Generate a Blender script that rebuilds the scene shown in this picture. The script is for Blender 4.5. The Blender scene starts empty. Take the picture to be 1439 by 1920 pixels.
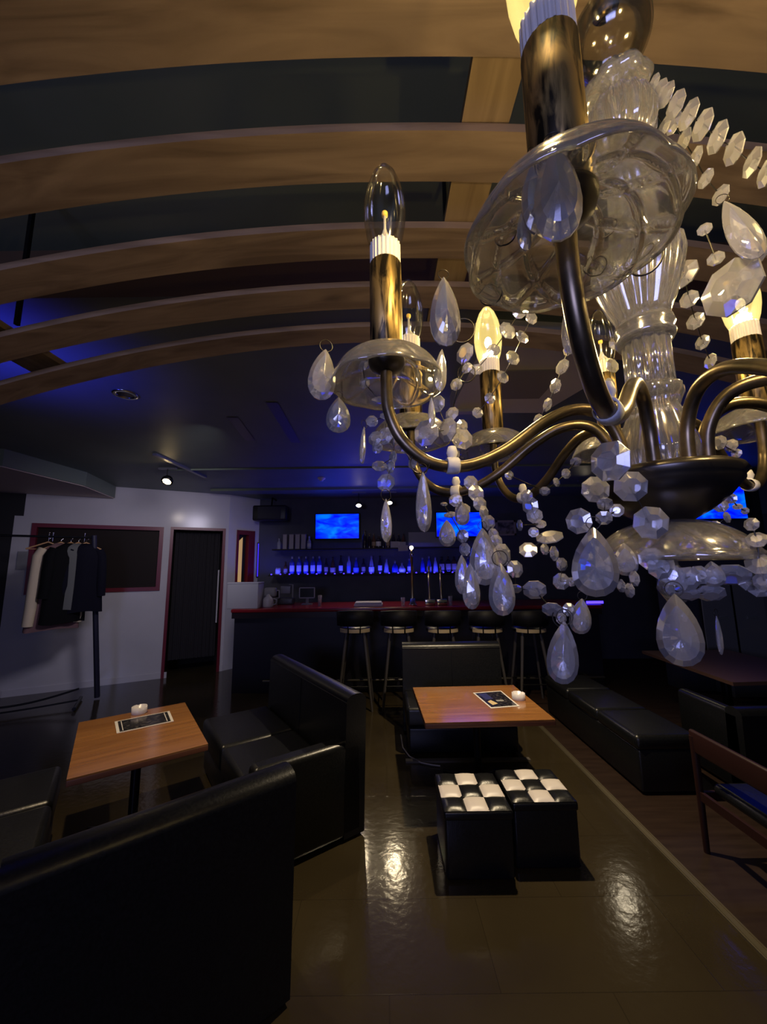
import bpy, math, random
from mathutils import Vector, Matrix, Euler
random.seed(7)
C = bpy.context.scene
COL = C.collection
PI = math.pi
R_ = math.radians

# ------------------------------------------------------------------ camera
F = 715.0; PITCH = R_(8.35); CAMH = 1.7; ROLL = R_(0.7)
cr, sr = math.cos(ROLL), math.sin(ROLL)
cp, sp = math.cos(PITCH), math.sin(PITCH)
cam_d = bpy.data.cameras.new('camera'); cam = bpy.data.objects.new('camera', cam_d); COL.objects.link(cam)
right0 = Vector((1, 0, 0)); up0 = Vector((0, -sp, cp)); fwd = Vector((0, cp, sp))
cx_ = right0 * cr - up0 * sr
cy_ = right0 * sr + up0 * cr
m = Matrix((cx_, cy_, -fwd)).transposed().to_4x4(); m.translation = (0, 0, CAMH)
cam.matrix_world = m
cam_d.sensor_fit = 'VERTICAL'; cam_d.sensor_height = 36; cam_d.sensor_width = 36 * 1439 / 1920
cam_d.lens = F / 1920 * 36
cam_d.clip_start = 0.01; cam_d.clip_end = 60
C.camera = cam

def ray(x, y):
    a = (x - 719.5) / F; b = (960 - y) / F
    d = cx_ * a + cy_ * b + fwd
    return d
def atz(x, y, z):
    r = ray(x, y); t = (z - CAMH) / r.z
    return Vector((r.x * t, r.y * t, z))
def aty(x, y, Y):
    r = ray(x, y); t = Y / r.y
    return Vector((r.x * t, Y, CAMH + r.z * t))
def ppm(p):                    # pixels per metre at a point
    return F / (Vector(p) - Vector((0, 0, CAMH))).dot(fwd)

# ------------------------------------------------------------------ exposure, world
C.view_settings.view_transform = 'Standard'; C.view_settings.look = 'None'
C.view_settings.gamma = 1.0; C.view_settings.use_curve_mapping = False
C.view_settings.exposure = 0.0
W = bpy.data.worlds.new('night'); C.world = W; W.use_nodes = True
W.node_tree.nodes['Background'].inputs[0].default_value = (0.62, 0.58, 0.5, 1)
W.node_tree.nodes['Background'].inputs[1].default_value = 0.035

WARM = (1.0, 0.70, 0.28); BLUE = (0.04, 0.05, 1.0)
def lamp(name, kind, loc, power, color, rot=None, target=None, **kw):
    d = bpy.data.lights.new(name, kind); d.energy = power; d.color = color
    for k, v in kw.items(): setattr(d, k, v)
    o = bpy.data.objects.new(name, d); COL.objects.link(o); o.location = loc
    if target is not None:
        o.rotation_euler = (Vector(target) - Vector(loc)).to_track_quat('-Z', 'Y').to_euler()
    if rot: o.rotation_euler = rot
    return o
# blue led wash over the bar shelves, on the ceiling and in the left corner
lamp('shelf_led_light', 'AREA', (-0.1, 6.98, 1.62), 13.0, BLUE, target=(-0.1, 7.15, 3.0), shape='RECTANGLE', size=4.4, size_y=0.03)
lamp('bar_led_light', 'AREA', (0.1, 5.9, 2.35), 7.0, BLUE, target=(0.0, 5.6, 3.05), shape='RECTANGLE', size=1.8, size_y=0.2)
lamp('corner_led_light', 'SPOT', (-2.4, 2.0, 2.35), 46.0, (0.03, 0.035, 1.0), target=(-2.35, 2.2, 3.05), spot_size=R_(115), spot_blend=1.0, shadow_soft_size=0.05)
# ceiling spotlights and a few added fill lamps
lamp('track_spot_light', 'SPOT', (-2.80, 4.95, 2.80), 10, (1.0, 0.86, 0.72), target=(-3.6, 6.4, 1.3), spot_size=R_(150), spot_blend=1.0, shadow_soft_size=0.08)
lamp('partition_fill_light', 'SPOT', (-1.6, 3.4, 2.9), 92, (0.86, 0.80, 1.0), target=(-3.9, 6.2, 1.4), spot_size=R_(84), spot_blend=0.9, shadow_soft_size=0.25)  # added fill with no fixture, brightens the white partition
lamp('bar_spot_light', 'SPOT', (-0.44, 6.6, 2.78), 26, (1.0, 0.8, 0.5), target=(-0.4, 5.0, 0.8), spot_size=R_(95), spot_blend=1.0, shadow_soft_size=0.03)
lamp('bar_spot_light', 'SPOT', (0.11, 6.6, 2.83), 26, (1.0, 0.8, 0.5), target=(0.1, 5.0, 0.8), spot_size=R_(95), spot_blend=1.0, shadow_soft_size=0.03)
lamp('downlight_or_added_lamp', 'SPOT', (0.87, 3.0, 3.025), 275, (1.0, 0.79, 0.50), target=(0.87, 2.9, 0.0), spot_size=R_(112), spot_blend=0.8, shadow_soft_size=0.03)
lamp('downlight_or_added_lamp', 'SPOT', (-1.98, 2.76, 3.02), 120, (1.0, 0.76, 0.45), target=(-1.5, 2.6, 0.0), spot_size=R_(64), spot_blend=1.0, shadow_soft_size=0.03)  # added to brighten the left table from an unlit-looking downlight
lamp('rear_cool_light', 'AREA', (-1.2, -2.6, 1.9), 34, (0.42, 0.45, 1.0), target=(0.3, 1.0, 1.9), shape='RECTANGLE', size=1.3, size_y=0.75)  # unseen cool source behind the camera, boosted to lift the crystals
lamp('right_spot_light', 'SPOT', (3.23, 5.90, 2.83), 8, (1.0, 0.85, 0.6), target=(3.5, 4.2, 0.8), spot_size=R_(110), spot_blend=1.0, shadow_soft_size=0.03)

BULB_POWER = 4.0
# ------------------------------------------------------------------ materials
MATS = {}
def mat(name, color=(0.8, 0.8, 0.8), rough=0.5, metal=0.0, spec=0.5, **kw):
    if name in MATS: return MATS[name]
    M = bpy.data.materials.new(name); M.use_nodes = True
    b = M.node_tree.nodes['Principled BSDF']
    b.inputs['Base Color'].default_value = (*color, 1); b.inputs['Roughness'].default_value = rough
    b.inputs['Metallic'].default_value = metal; b.inputs['Specular IOR Level'].default_value = spec
    for k, v in kw.items():
        b.inputs[k].default_value = v
    MATS[name] = M
    return M
def nodes(M): return M.node_tree.nodes, M.node_tree.links, M.node_tree.nodes['Principled BSDF']
def noise_color(M, c1, c2, scale=(5, 5, 5), nscale=4, detail=6, p1=0.3, p2=0.7, bump=0.0, rough=None, dist=0.0):
    N, L, b = nodes(M)
    tc = N.new('ShaderNodeTexCoord'); mp = N.new('ShaderNodeMapping'); mp.inputs['Scale'].default_value = scale
    nz = N.new('ShaderNodeTexNoise'); nz.inputs['Scale'].default_value = nscale; nz.inputs['Detail'].default_value = detail
    nz.inputs['Distortion'].default_value = dist
    rp = N.new('ShaderNodeValToRGB')
    rp.color_ramp.elements[0].position = p1; rp.color_ramp.elements[0].color = (*c1, 1)
    rp.color_ramp.elements[1].position = p2; rp.color_ramp.elements[1].color = (*c2, 1)
    L.new(tc.outputs['Object'], mp.inputs[0]); L.new(mp.outputs[0], nz.inputs['Vector'])
    L.new(nz.outputs['Fac'], rp.inputs[0]); L.new(rp.outputs[0], b.inputs['Base Color'])
    if bump:
        bp = N.new('ShaderNodeBump'); bp.inputs['Strength'].default_value = bump; bp.inputs['Distance'].default_value = 0.01
        L.new(nz.outputs['Fac'], bp.inputs['Height']); L.new(bp.outputs[0], b.inputs['Normal'])
    if rough:
        mr = N.new('ShaderNodeMapRange'); mr.inputs['To Min'].default_value = rough[0]; mr.inputs['To Max'].default_value = rough[1]
        L.new(nz.outputs['Fac'], mr.inputs['Value']); L.new(mr.outputs[0], b.inputs['Roughness'])
    return M
def emis(name, color, strength):
    if name in MATS: return MATS[name]
    M = mat(name, (0, 0, 0), 0.6)
    b = M.node_tree.nodes['Principled BSDF']
    b.inputs['Emission Color'].default_value = (*color, 1); b.inputs['Emission Strength'].default_value = strength
    return M

m_leather = noise_color(mat('black_leather', (0.012, 0.013, 0.016), 0.33, spec=0.5), (0.0045, 0.005, 0.0065), (0.008, 0.0088, 0.0105), (1, 1, 1), 90, 3, bump=0.07, rough=(0.28, 0.4))
m_leather_w = mat('white_leather', (0.72, 0.66, 0.62), 0.4)
m_tabletop = noise_color(mat('table_wood', (0.4, 0.17, 0.05), 0.22), (0.27, 0.112, 0.032), (0.40, 0.18, 0.05), (1.0, 9, 9), 2.0, 8, 0.3, 0.75, rough=(0.09, 0.15), dist=1.0)
_b = m_tabletop.node_tree.nodes['Principled BSDF']; _b.inputs['Coat Weight'].default_value = 0.9; _b.inputs['Coat Roughness'].default_value = 0.17; _b.inputs['Coat IOR'].default_value = 1.7
m_tableedge = mat('table_edge', (0.16, 0.06, 0.03), 0.4)
m_iron = mat('black_iron', (0.012, 0.012, 0.013), 0.35, 0.6)
m_wall = noise_color(mat('white_partition', (0.6, 0.58, 0.6), 0.18, spec=0.3), (0.56, 0.55, 0.58), (0.62, 0.60, 0.63), (1, 1, 1), 2, 3)
m_red = mat('dark_red_frame', (0.16, 0.012, 0.025), 0.35)
m_navy = noise_color(mat('navy_wall', (0.06, 0.06, 0.09), 0.6), (0.055, 0.058, 0.085), (0.075, 0.075, 0.11), (1, 1, 1), 3, 3)
m_ceiling = noise_color(mat('dark_ceiling', (0.1, 0.12, 0.11), 0.5), (0.15, 0.185, 0.135), (0.18, 0.215, 0.16), (1, 1, 1), 2, 3)
m_dark = mat('dark_matt', (0.012, 0.011, 0.013), 0.7)
m_curtain = mat('dark_curtain', (0.02, 0.018, 0.022), 0.9)
m_brownpane = mat('brown_board', (0.016, 0.010, 0.008), 0.6, spec=0.2)
m_counter = mat('red_counter_top', (0.24, 0.016, 0.024), 0.2)
m_counter_body = mat('counter_front', (0.009, 0.008, 0.02), 0.5)
m_chrome = mat('chrome', (0.7, 0.68, 0.66), 0.15, 1.0)
m_brassd = mat('old_brass', (0.6, 0.48, 0.28), 0.25, 1.0)
m_white = mat('white_plastic', (0.65, 0.63, 0.66), 0.4)
m_grey = mat('grey_plastic', (0.2, 0.2, 0.22), 0.5)
m_tan = mat('tan_soffit', (0.62, 0.52, 0.42), 0.7)
m_stoolseat = mat('stool_plywood', (0.5, 0.4, 0.25), 0.3)
m_stoolleg = mat('stool_leg', (0.06, 0.055, 0.06), 0.45)
m_coat_pale = mat('pale_coat_cloth', (0.75, 0.62, 0.42), 0.9)
m_coat_pink = mat('dusky_pink_cloth', (0.2, 0.11, 0.11), 0.9)
m_coat_black = mat('black_cloth', (0.004, 0.004, 0.005), 0.9, spec=0.2)
m_coat_grey = mat('grey_cloth', (0.13, 0.135, 0.13), 0.9)
m_coat_navy = mat('navy_cloth', (0.005, 0.005, 0.013), 0.9, spec=0.2)
m_hanger = mat('hanger_wood', (0.5, 0.28, 0.12), 0.5)
m_screenframe = mat('screen_bezel', (0.01, 0.01, 0.012), 0.3)
m_ceramic = mat('white_ceramic', (0.75, 0.72, 0.74), 0.25)
m_ceramic_in = mat('ash_tray_inside', (0.6, 0.58, 0.55), 0.5)
m_menu_white = mat('menu_border', (0.75, 0.72, 0.68), 0.35)
m_menu_dark = noise_color(mat('menu_print', (0.05, 0.05, 0.05), 0.2), (0.012, 0.012, 0.014), (0.10, 0.09, 0.085), (1, 1, 1), 38, 3, 0.5, 0.72)
m_metalstrip = mat('metal_floor_strip', (0.20, 0.17, 0.11), 0.4, 0.7)
m_chairwood = mat('reddish_chair_wood', (0.020, 0.006, 0.005), 0.5, spec=0.3)
m_cable = mat('pale_cable', (0.35, 0.33, 0.33), 0.5)
m_foil = mat('menu_photo', (0.65, 0.5, 0.25), 0.4)
m_menu_blue = mat('menu_blue_print', (0.03, 0.035, 0.12), 0.4)

def wood_beam():
    M = mat('lattice_wood', (0.3, 0.16, 0.07), 0.42)
    N, L, b = nodes(M)
    tc = N.new('ShaderNodeTexCoord'); mp = N.new('ShaderNodeMapping'); mp.inputs['Scale'].default_value = (0.7, 7, 7)
    oi = N.new('ShaderNodeObjectInfo'); ad = N.new('ShaderNodeVectorMath'); ad.operation = 'ADD'
    ml = N.new('ShaderNodeMath'); ml.operation = 'MULTIPLY'; ml.inputs[1].default_value = 13
    L.new(oi.outputs['Random'], ml.inputs[0]); L.new(tc.outputs['Object'], mp.inputs[0])
    L.new(mp.outputs[0], ad.inputs[0]); L.new(ml.outputs[0], ad.inputs[1])
    nz = N.new('ShaderNodeTexNoise'); nz.inputs['Scale'].default_value = 2.4; nz.inputs['Detail'].default_value = 9; nz.inputs['Distortion'].default_value = 1.4
    rp = N.new('ShaderNodeValToRGB'); e = rp.color_ramp.elements
    e[0].position = 0.30; e[0].color = (0.18, 0.125, 0.08, 1); e[1].position = 0.72; e[1].color = (0.38, 0.275, 0.18, 1)
    L.new(ad.outputs[0], nz.inputs['Vector']); L.new(nz.outputs['Fac'], rp.inputs[0])
    # knots
    vo = N.new('ShaderNodeTexVoronoi'); vo.inputs['Scale'].default_value = 1.15; mp2 = N.new('ShaderNodeMapping'); mp2.inputs['Scale'].default_value = (2.2, 5.5, 1)
    L.new(tc.outputs['Object'], mp2.inputs[0])
    ad2 = N.new('ShaderNodeVectorMath'); ad2.operation = 'ADD'; L.new(mp2.outputs[0], ad2.inputs[0]); L.new(ml.outputs[0], ad2.inputs[1]); L.new(ad2.outputs[0], vo.inputs['Vector'])
    r2 = N.new('ShaderNodeValToRGB'); r2.color_ramp.elements[0].position = 0.03; r2.color_ramp.elements[0].color = (0.4, 0.4, 0.4, 1); r2.color_ramp.elements[1].position = 0.16; r2.color_ramp.elements[1].color = (1, 1, 1, 1)
    L.new(vo.outputs['Distance'], r2.inputs[0])
    mx = N.new('ShaderNodeMix'); mx.data_type = 'RGBA'; mx.blend_type = 'MULTIPLY'; mx.inputs[0].default_value = 0.7
    L.new(rp.outputs[0], mx.inputs[6]); L.new(r2.outputs[0], mx.inputs[7]); L.new(mx.outputs[2], b.inputs['Base Color'])
    return M
m_beam = wood_beam()

def floor_mat():
    M = mat('glossy_vinyl_floor', (0.05, 0.04, 0.025), 0.2)
    N, L, b = nodes(M)
    tc = N.new('ShaderNodeTexCoord')
    nz = N.new('ShaderNodeTexNoise'); nz.inputs['Scale'].default_value = 1.3; nz.inputs['Detail'].default_value = 5
    L.new(tc.outputs['Object'], nz.inputs['Vector'])
    rp = N.new('ShaderNodeValToRGB'); e = rp.color_ramp.elements
    e[0].position = 0.3; e[0].color = (0.031, 0.023, 0.012, 1); e[1].position = 0.7; e[1].color = (0.046, 0.035, 0.018, 1)
    L.new(nz.outputs['Fac'], rp.inputs[0])
    br = N.new('ShaderNodeTexBrick'); br.inputs['Scale'].default_value = 1.0; br.inputs['Brick Width'].default_value = 0.9; br.inputs['Row Height'].default_value = 0.45
    br.inputs['Mortar Size'].default_value = 0.0025; br.inputs['Color1'].default_value = (1, 1, 1, 1); br.inputs['Color2'].default_value = (0.9, 0.9, 0.9, 1); br.inputs['Mortar'].default_value = (0.7, 0.7, 0.7, 1)
    L.new(tc.outputs['Object'], br.inputs['Vector'])
    mx = N.new('ShaderNodeMix'); mx.data_type = 'RGBA'; mx.blend_type = 'MULTIPLY'; mx.inputs[0].default_value = 1
    L.new(rp.outputs[0], mx.inputs[6]); L.new(br.outputs['Color'], mx.inputs[7]); L.new(mx.outputs[2], b.inputs['Base Color'])
    n2 = N.new('ShaderNodeTexNoise'); n2.inputs['Scale'].default_value = 22; n2.inputs['Detail'].default_value = 4
    L.new(tc.outputs['Object'], n2.inputs['Vector'])
    bp = N.new('ShaderNodeBump'); bp.inputs['Strength'].default_value = 0.16; bp.inputs['Distance'].default_value = 0.006
    L.new(n2.outputs['Fac'], bp.inputs['Height'])
    b2 = N.new('ShaderNodeBump'); b2.inputs['Strength'].default_value = 0.12; b2.inputs['Distance'].default_value = 0.002
    L.new(br.outputs['Fac'], b2.inputs['Height']); L.new(bp.outputs[0], b2.inputs['Normal']); L.new(b2.outputs[0], b.inputs['Normal'])
    mr = N.new('ShaderNodeMapRange'); mr.inputs['To Min'].default_value = 0.09; mr.inputs['To Max'].default_value = 0.17
    L.new(nz.outputs['Fac'], mr.inputs['Value']); L.new(mr.outputs[0], b.inputs['Roughness'])
    return M
m_floor = floor_mat()

def screen_mat():
    M = mat('underwater_screen', (0, 0, 0), 0.15)
    N, L, b = nodes(M)
    tc = N.new('ShaderNodeTexCoord'); mp = N.new('ShaderNodeMapping'); mp.inputs['Scale'].default_value = (2.0, 1, 5.0)
    nz = N.new('ShaderNodeTexNoise'); nz.inputs['Scale'].default_value = 1.6; nz.inputs['Detail'].default_value = 6; nz.inputs['Distortion'].default_value = 0.6
    rp = N.new('ShaderNodeValToRGB'); e = rp.color_ramp.elements
    e[0].position = 0.38; e[0].color = (0.0, 0.001, 0.3, 1); e[1].position = 0.75; e[1].color = (0.0, 0.07, 0.5, 1)
    x = e.new(0.5); x.color = (0.0, 0.011, 0.4, 1)
    L.new(tc.outputs['Object'], mp.inputs[0]); L.new(mp.outputs[0], nz.inputs['Vector']); L.new(nz.outputs['Fac'], rp.inputs[0])
    L.new(rp.outputs[0], b.inputs['Emission Color']); b.inputs['Emission Strength'].default_value = 4.5
    return M
m_screen = screen_mat()

m_led = emis('blue_led', (0.04, 0.02, 1.0), 6.0)
m_spotglow = emis('spot_lamp_face', (1.0, 0.72, 0.34), 30.0)
m_spotglow2 = emis('small_spot_lamp_face', (1.0, 0.82, 0.55), 30.0)
m_bulbglow = emis('lit_filament', (1.0, 0.78, 0.35), 60.0)
m_litroom = emis('lit_room_beyond', (0.9, 0.55, 0.25), 0.42)
m_filament_off = mat('yellow_led_chip', (0.9, 0.6, 0.12), 0.4)

def crystal_mat(name, tint=(0.97, 0.98, 1.0), rough=0.02, haze=0.20):
    M = bpy.data.materials.new(name); M.use_nodes = True; N = M.node_tree.nodes; L = M.node_tree.links
    N.clear()
    out = N.new('ShaderNodeOutputMaterial')
    g = N.new('ShaderNodeBsdfGlass'); g.inputs['Color'].default_value = (*tint, 1); g.inputs['Roughness'].default_value = rough; g.inputs['IOR'].default_value = 1.55
    tr = N.new('ShaderNodeBsdfTransparent'); tr.inputs['Color'].default_value = (0.93, 0.94, 0.96, 1)
    df = N.new('ShaderNodeBsdfDiffuse'); df.inputs['Color'].default_value = (0.9, 0.9, 0.95, 1)
    gl = N.new('ShaderNodeBsdfGlossy'); gl.inputs['Roughness'].default_value = 0.16; gl.inputs['Color'].default_value = (0.9, 0.9, 1.0, 1)
    m1 = N.new('ShaderNodeMixShader'); m1.inputs[0].default_value = 0.18
    m2 = N.new('ShaderNodeMixShader'); m2.inputs[0].default_value = haze
    m3 = N.new('ShaderNodeMixShader'); m3.inputs[0].default_value = 0.13
    L.new(g.outputs[0], m1.inputs[1]); L.new(tr.outputs[0], m1.inputs[2])
    L.new(m1.outputs[0], m2.inputs[1]); L.new(df.outputs[0], m2.inputs[2])
    L.new(m2.outputs[0], m3.inputs[1]); L.new(gl.outputs[0], m3.inputs[2])
    L.new(m3.outputs[0], out.inputs[0])
    MATS[name] = M
    return M
m_crystal = crystal_mat('cut_crystal')
m_dishglass = crystal_mat('pressed_glass', (0.98, 0.98, 0.94), 0.03, 0.07)
def bulb_mat(name, lit):
    M = bpy.data.materials.new(name); M.use_nodes = True; N = M.node_tree.nodes; L = M.node_tree.links
    N.clear()
    out = N.new('ShaderNodeOutputMaterial')
    tr = N.new('ShaderNodeBsdfTransparent'); tr.inputs['Color'].default_value = (0.96, 0.96, 0.94, 1)
    gl = N.new('ShaderNodeBsdfGlossy'); gl.inputs['Roughness'].default_value = 0.08
    lw = N.new('ShaderNodeLayerWeight'); lw.inputs['Blend'].default_value = 0.35
    mr = N.new('ShaderNodeMapRange'); mr.inputs['To Min'].default_value = 0.05; mr.inputs['To Max'].default_value = 0.6
    mx = N.new('ShaderNodeMixShader')
    L.new(lw.outputs['Fresnel'], mr.inputs['Value']); L.new(mr.outputs[0], mx.inputs[0]); L.new(tr.outputs[0], mx.inputs[1]); L.new(gl.outputs[0], mx.inputs[2])
    if lit:
        em = N.new('ShaderNodeEmission'); em.inputs[0].default_value = (1.0, 0.74, 0.22, 1); em.inputs[1].default_value = 0.42
        a = N.new('ShaderNodeAddShader'); L.new(mx.outputs[0], a.inputs[0]); L.new(em.outputs[0], a.inputs[1]); L.new(a.outputs[0], out.inputs[0])
    else:
        L.new(mx.outputs[0], out.inputs[0])
    MATS[name] = M
    return M
m_bulb_lit = bulb_mat('lit_bulb_glass', True); m_bulb_off = bulb_mat('clear_bulb_glass', False)
m_antique = noise_color(mat('antique_brass', (0.3, 0.2, 0.08), 0.35, 0.85), (0.035, 0.028, 0.018), (0.55, 0.38, 0.14), (90, 90, 14), 2.2, 5, 0.42, 0.62, rough=(0.28, 0.45), dist=0.8)
m_bronze = mat('dark_bronze', (0.10, 0.09, 0.08), 0.3, 0.9)
m_armbrass = noise_color(mat('arm_brass', (0.2, 0.15, 0.08), 0.3, 0.9), (0.10, 0.085, 0.06), (0.27, 0.21, 0.13), (20, 20, 20), 2.0, 4, 0.35, 0.65, rough=(0.25, 0.4))
m_collar = mat('ribbed_ceramic_collar', (0.75, 0.72, 0.66), 0.4)
m_wire = mat('dark_wire', (0.06, 0.055, 0.05), 0.3, 0.9)
m_clip = mat('frosted_clip', (0.7, 0.7, 0.72), 0.5)

# ------------------------------------------------------------------ mesh building
class MB:
    def __init__(s): s.v = []; s.f = []; s.mi = []; s.sm = []
    def add(s, verts, faces, mi=0, smooth=False):
        n = len(s.v); s.v += [Vector(v) for v in verts]
        for f in faces: s.f.append([i + n for i in f]); s.mi.append(mi); s.sm.append(smooth)
        return s
    def box(s, c, d, rz=0.0, mi=0, M=None):
        x, y, z = d[0] / 2, d[1] / 2, d[2] / 2
        vs = [Vector((a * x, b * y, e * z)) for e in (-1, 1) for a, b in ((-1, -1), (1, -1), (1, 1), (-1, 1))]
        R = M if M is not None else Matrix.Rotation(rz, 3, 'Z')
        vs = [R @ v + Vector(c) for v in vs]
        return s.add(vs, [(3, 2, 1, 0), (4, 5, 6, 7), (0, 1, 5, 4), (1, 2, 6, 5), (2, 3, 7, 6), (3, 0, 4, 7)], mi)
    def rbox(s, c, d, r=0.02, rz=0.0, mi=0, n=3, puff=0.0):
        """rounded box: superellipse-like shell by stacked rounded outlines"""
        X, Y, Z = d[0] / 2, d[1] / 2, d[2] / 2; r = min(r, X, Y, Z)
        rings = []
        levels = []
        for i in range(n + 1):
            a = PI / 2 * i / n; levels.append((-Z + r - r * math.cos(a), r - r * math.sin(a)))
        levels2 = [(-z, ins) for z, ins in reversed(levels)]
        levels = levels + levels2
        for z, ins in levels:
            ring = []
            for (sx, sy, a0) in ((1, 1, 0), (-1, 1, PI / 2), (-1, -1, PI), (1, -1, 1.5 * PI)):
                for j in range(n + 1):
                    a = a0 + PI / 2 * j / n; rr = max(r - ins, 0.0005)
                    ring.append(Vector((sx * (X - r) + rr * math.cos(a), sy * (Y - r) + rr * math.sin(a), z)))
            rings.append(ring)
        R = Matrix.Rotation(rz, 3, 'Z'); K = len(rings[0]); vs = []
        for ring in rings:
            for v in ring: vs.append(R @ v + Vector(c))
        fs = []
        for i in range(len(rings) - 1):
            for j in range(K):
                fs.append((i * K + j, i * K + (j + 1) % K, (i + 1) * K + (j + 1) % K, (i + 1) * K + j))
        s.add(vs, fs, mi, True)
        top = (len(rings) - 1) * K
        if puff:
            vs2 = [vs[top + j] for j in range(K)] + [R @ Vector((0, 0, Z + puff)) + Vector(c)]
            s.add(vs2, [(j, (j + 1) % K, K) for j in range(K)], mi, True)
        else:
            s.add([vs[top + j] for j in range(K)], [tuple(range(K))], mi)
        s.add([vs[j] for j in range(K)], [tuple(reversed(range(K)))], mi)
        return s
    def tube(s, path, r, n=8, mi=0, cap=True, closed=False):
        P = [Vector(p) for p in path]; K = len(P)
        rs = r if isinstance(r, (list, tuple)) else [r] * K
        vs = []; u = None
        for i, p in enumerate(P):
            if closed: t = P[(i + 1) % K] - P[i - 1]
            else: t = P[min(i + 1, K - 1)] - P[max(i - 1, 0)]
            t.normalize()
            if u is None: u = t.orthogonal().normalized()
            else:
                u = u - t * u.dot(t)
                u = u.normalized() if u.length > 1e-6 else t.orthogonal().normalized()
            w = t.cross(u)
            for j in range(n):
                a = 2 * PI * j / n; vs.append(p + (u * math.cos(a) + w * math.sin(a)) * rs[i])
        fs = []
        for i in range(K if closed else K - 1):
            for j in range(n):
                a, b = i * n, ((i + 1) % K) * n
                fs.append((a + j, a + (j + 1) % n, b + (j + 1) % n, b + j))
        s.add(vs, fs, mi, True)
        if cap and not closed:
            s.add([vs[j] for j in range(n)], [tuple(reversed(range(n)))], mi)
            s.add([vs[(K - 1) * n + j] for j in range(n)], [tuple(range(n))], mi)
        return s
    def lathe(s, prof, n=32, c=(0, 0, 0), mi=0, smooth=True, rib=None, M=None, close=False):
        """prof: (r, z) list; rib(theta, i) -> factor on the radius"""
        vs = []
        for i, (r, z) in enumerate(prof):
            for j in range(n):
                a = 2 * PI * j / n; k = rib(a, i, r, z) if rib else 1.0
                v = Vector((r * k * math.cos(a), r * k * math.sin(a), z))
                if M is not None: v = M @ v
                vs.append(v + Vector(c))
        K = len(prof); fs = []
        for i in range(K if close else K - 1):
            a, b = i * n, ((i + 1) % K) * n
            for j in range(n): fs.append((a + j, a + (j + 1) % n, b + (j + 1) % n, b + j))
        s.add(vs, fs, mi, smooth)
        if not close:
            if prof[0][0] > 1e-5: s.add([vs[j] for j in range(n)], [tuple(reversed(range(n)))], mi)
            if prof[-1][0] > 1e-5: s.add([vs[(K - 1) * n + j] for j in range(n)], [tuple(range(n))], mi)
        return s
    def prism(s, poly, z0, z1, mi=0):
        n = len(poly); vs = [Vector((p[0], p[1], z0)) for p in poly] + [Vector((p[0], p[1], z1)) for p in poly]
        fs = [tuple(reversed(range(n))), tuple(range(n, 2 * n))] + [(i, (i + 1) % n, (i + 1) % n + n, i + n) for i in range(n)]
        return s.add(vs, fs, mi)
    def mesh(s, name, mats):
        me = bpy.data.meshes.new(name); me.from_pydata([tuple(v) for v in s.v], [], s.f)
        for mm in (mats if isinstance(mats, (list, tuple)) else [mats]): me.materials.append(mm)
        me.polygons.foreach_set('material_index', s.mi); me.polygons.foreach_set('use_smooth', s.sm)
        me.update(); return me

def obj(name, mb, mats, parent=None, loc=(0, 0, 0), rot=(0, 0, 0)):
    me = mb if isinstance(mb, bpy.types.Mesh) else mb.mesh(name, mats)
    o = bpy.data.objects.new(name, me); COL.objects.link(o)
    o.location = loc; o.rotation_euler = rot
    if parent is not None: o.parent = parent
    return o
def tag(o, label, cat, group=None, kind=None):
    if label: o['label'] = label
    if cat: o['category'] = cat
    if group: o['group'] = group
    if kind: o['kind'] = kind
    return o
def thing(name, label, cat, loc=(0, 0, 0), rz=0.0, group=None):
    o = bpy.data.objects.new(name, None); COL.objects.link(o); o.location = loc; o.rotation_euler = (0, 0, rz)
    o.empty_display_size = 0.05
    return tag(o, label, cat, group)
def struct(name, mb, mats):
    o = obj(name, mb, mats); o['kind'] = 'structure'; return o
def dup(root, loc=None, rz=None, label=None, group=None, parent=None):
    r = root.copy(); COL.objects.link(r)
    if parent is not None: r.parent = parent
    if loc is not None: r.location = loc
    if rz is not None: r.rotation_euler = (0, 0, rz)
    if label: r['label'] = label
    if group: r['group'] = group
    for ch in list(root.children):
        dup(ch, parent=r)
    return r

# ------------------------------------------------------------------ the setting
CEIL = 3.05
struct('floor', MB().box((1.0, 3.2, -0.03), (17, 12.6, 0.06)), m_floor)
m_floor2 = noise_color(mat('brown_floor_boards', (0.03, 0.018, 0.013), 0.5, spec=0.25), (0.020, 0.011, 0.008), (0.034, 0.020, 0.014), (1, 8, 1), 3, 4)
struct('floor_right', MB().box((5.6, 3.2, 0.001), (7.88, 12.6, 0.004)), m_floor2)
struct('ceiling', MB().box((1.0, 3.2, CEIL + 0.03), (17, 12.6, 0.06)), m_ceiling)
struct('wall_back', MB().box((1.5, 7.36, 1.525), (7.95, 0.1, 3.05)), m_navy)
struct('wall_right', MB().box((5.55, 5.62, 1.525), (3.0, 0.3, 3.05)).box((6.95, 2.5, 1.525), (0.1, 6.0, 3.05)), m_navy)
struct('wall_left', MB().box((-7.4, 3.2, 1.525), (0.1, 12, 3.05)), m_navy)
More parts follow.
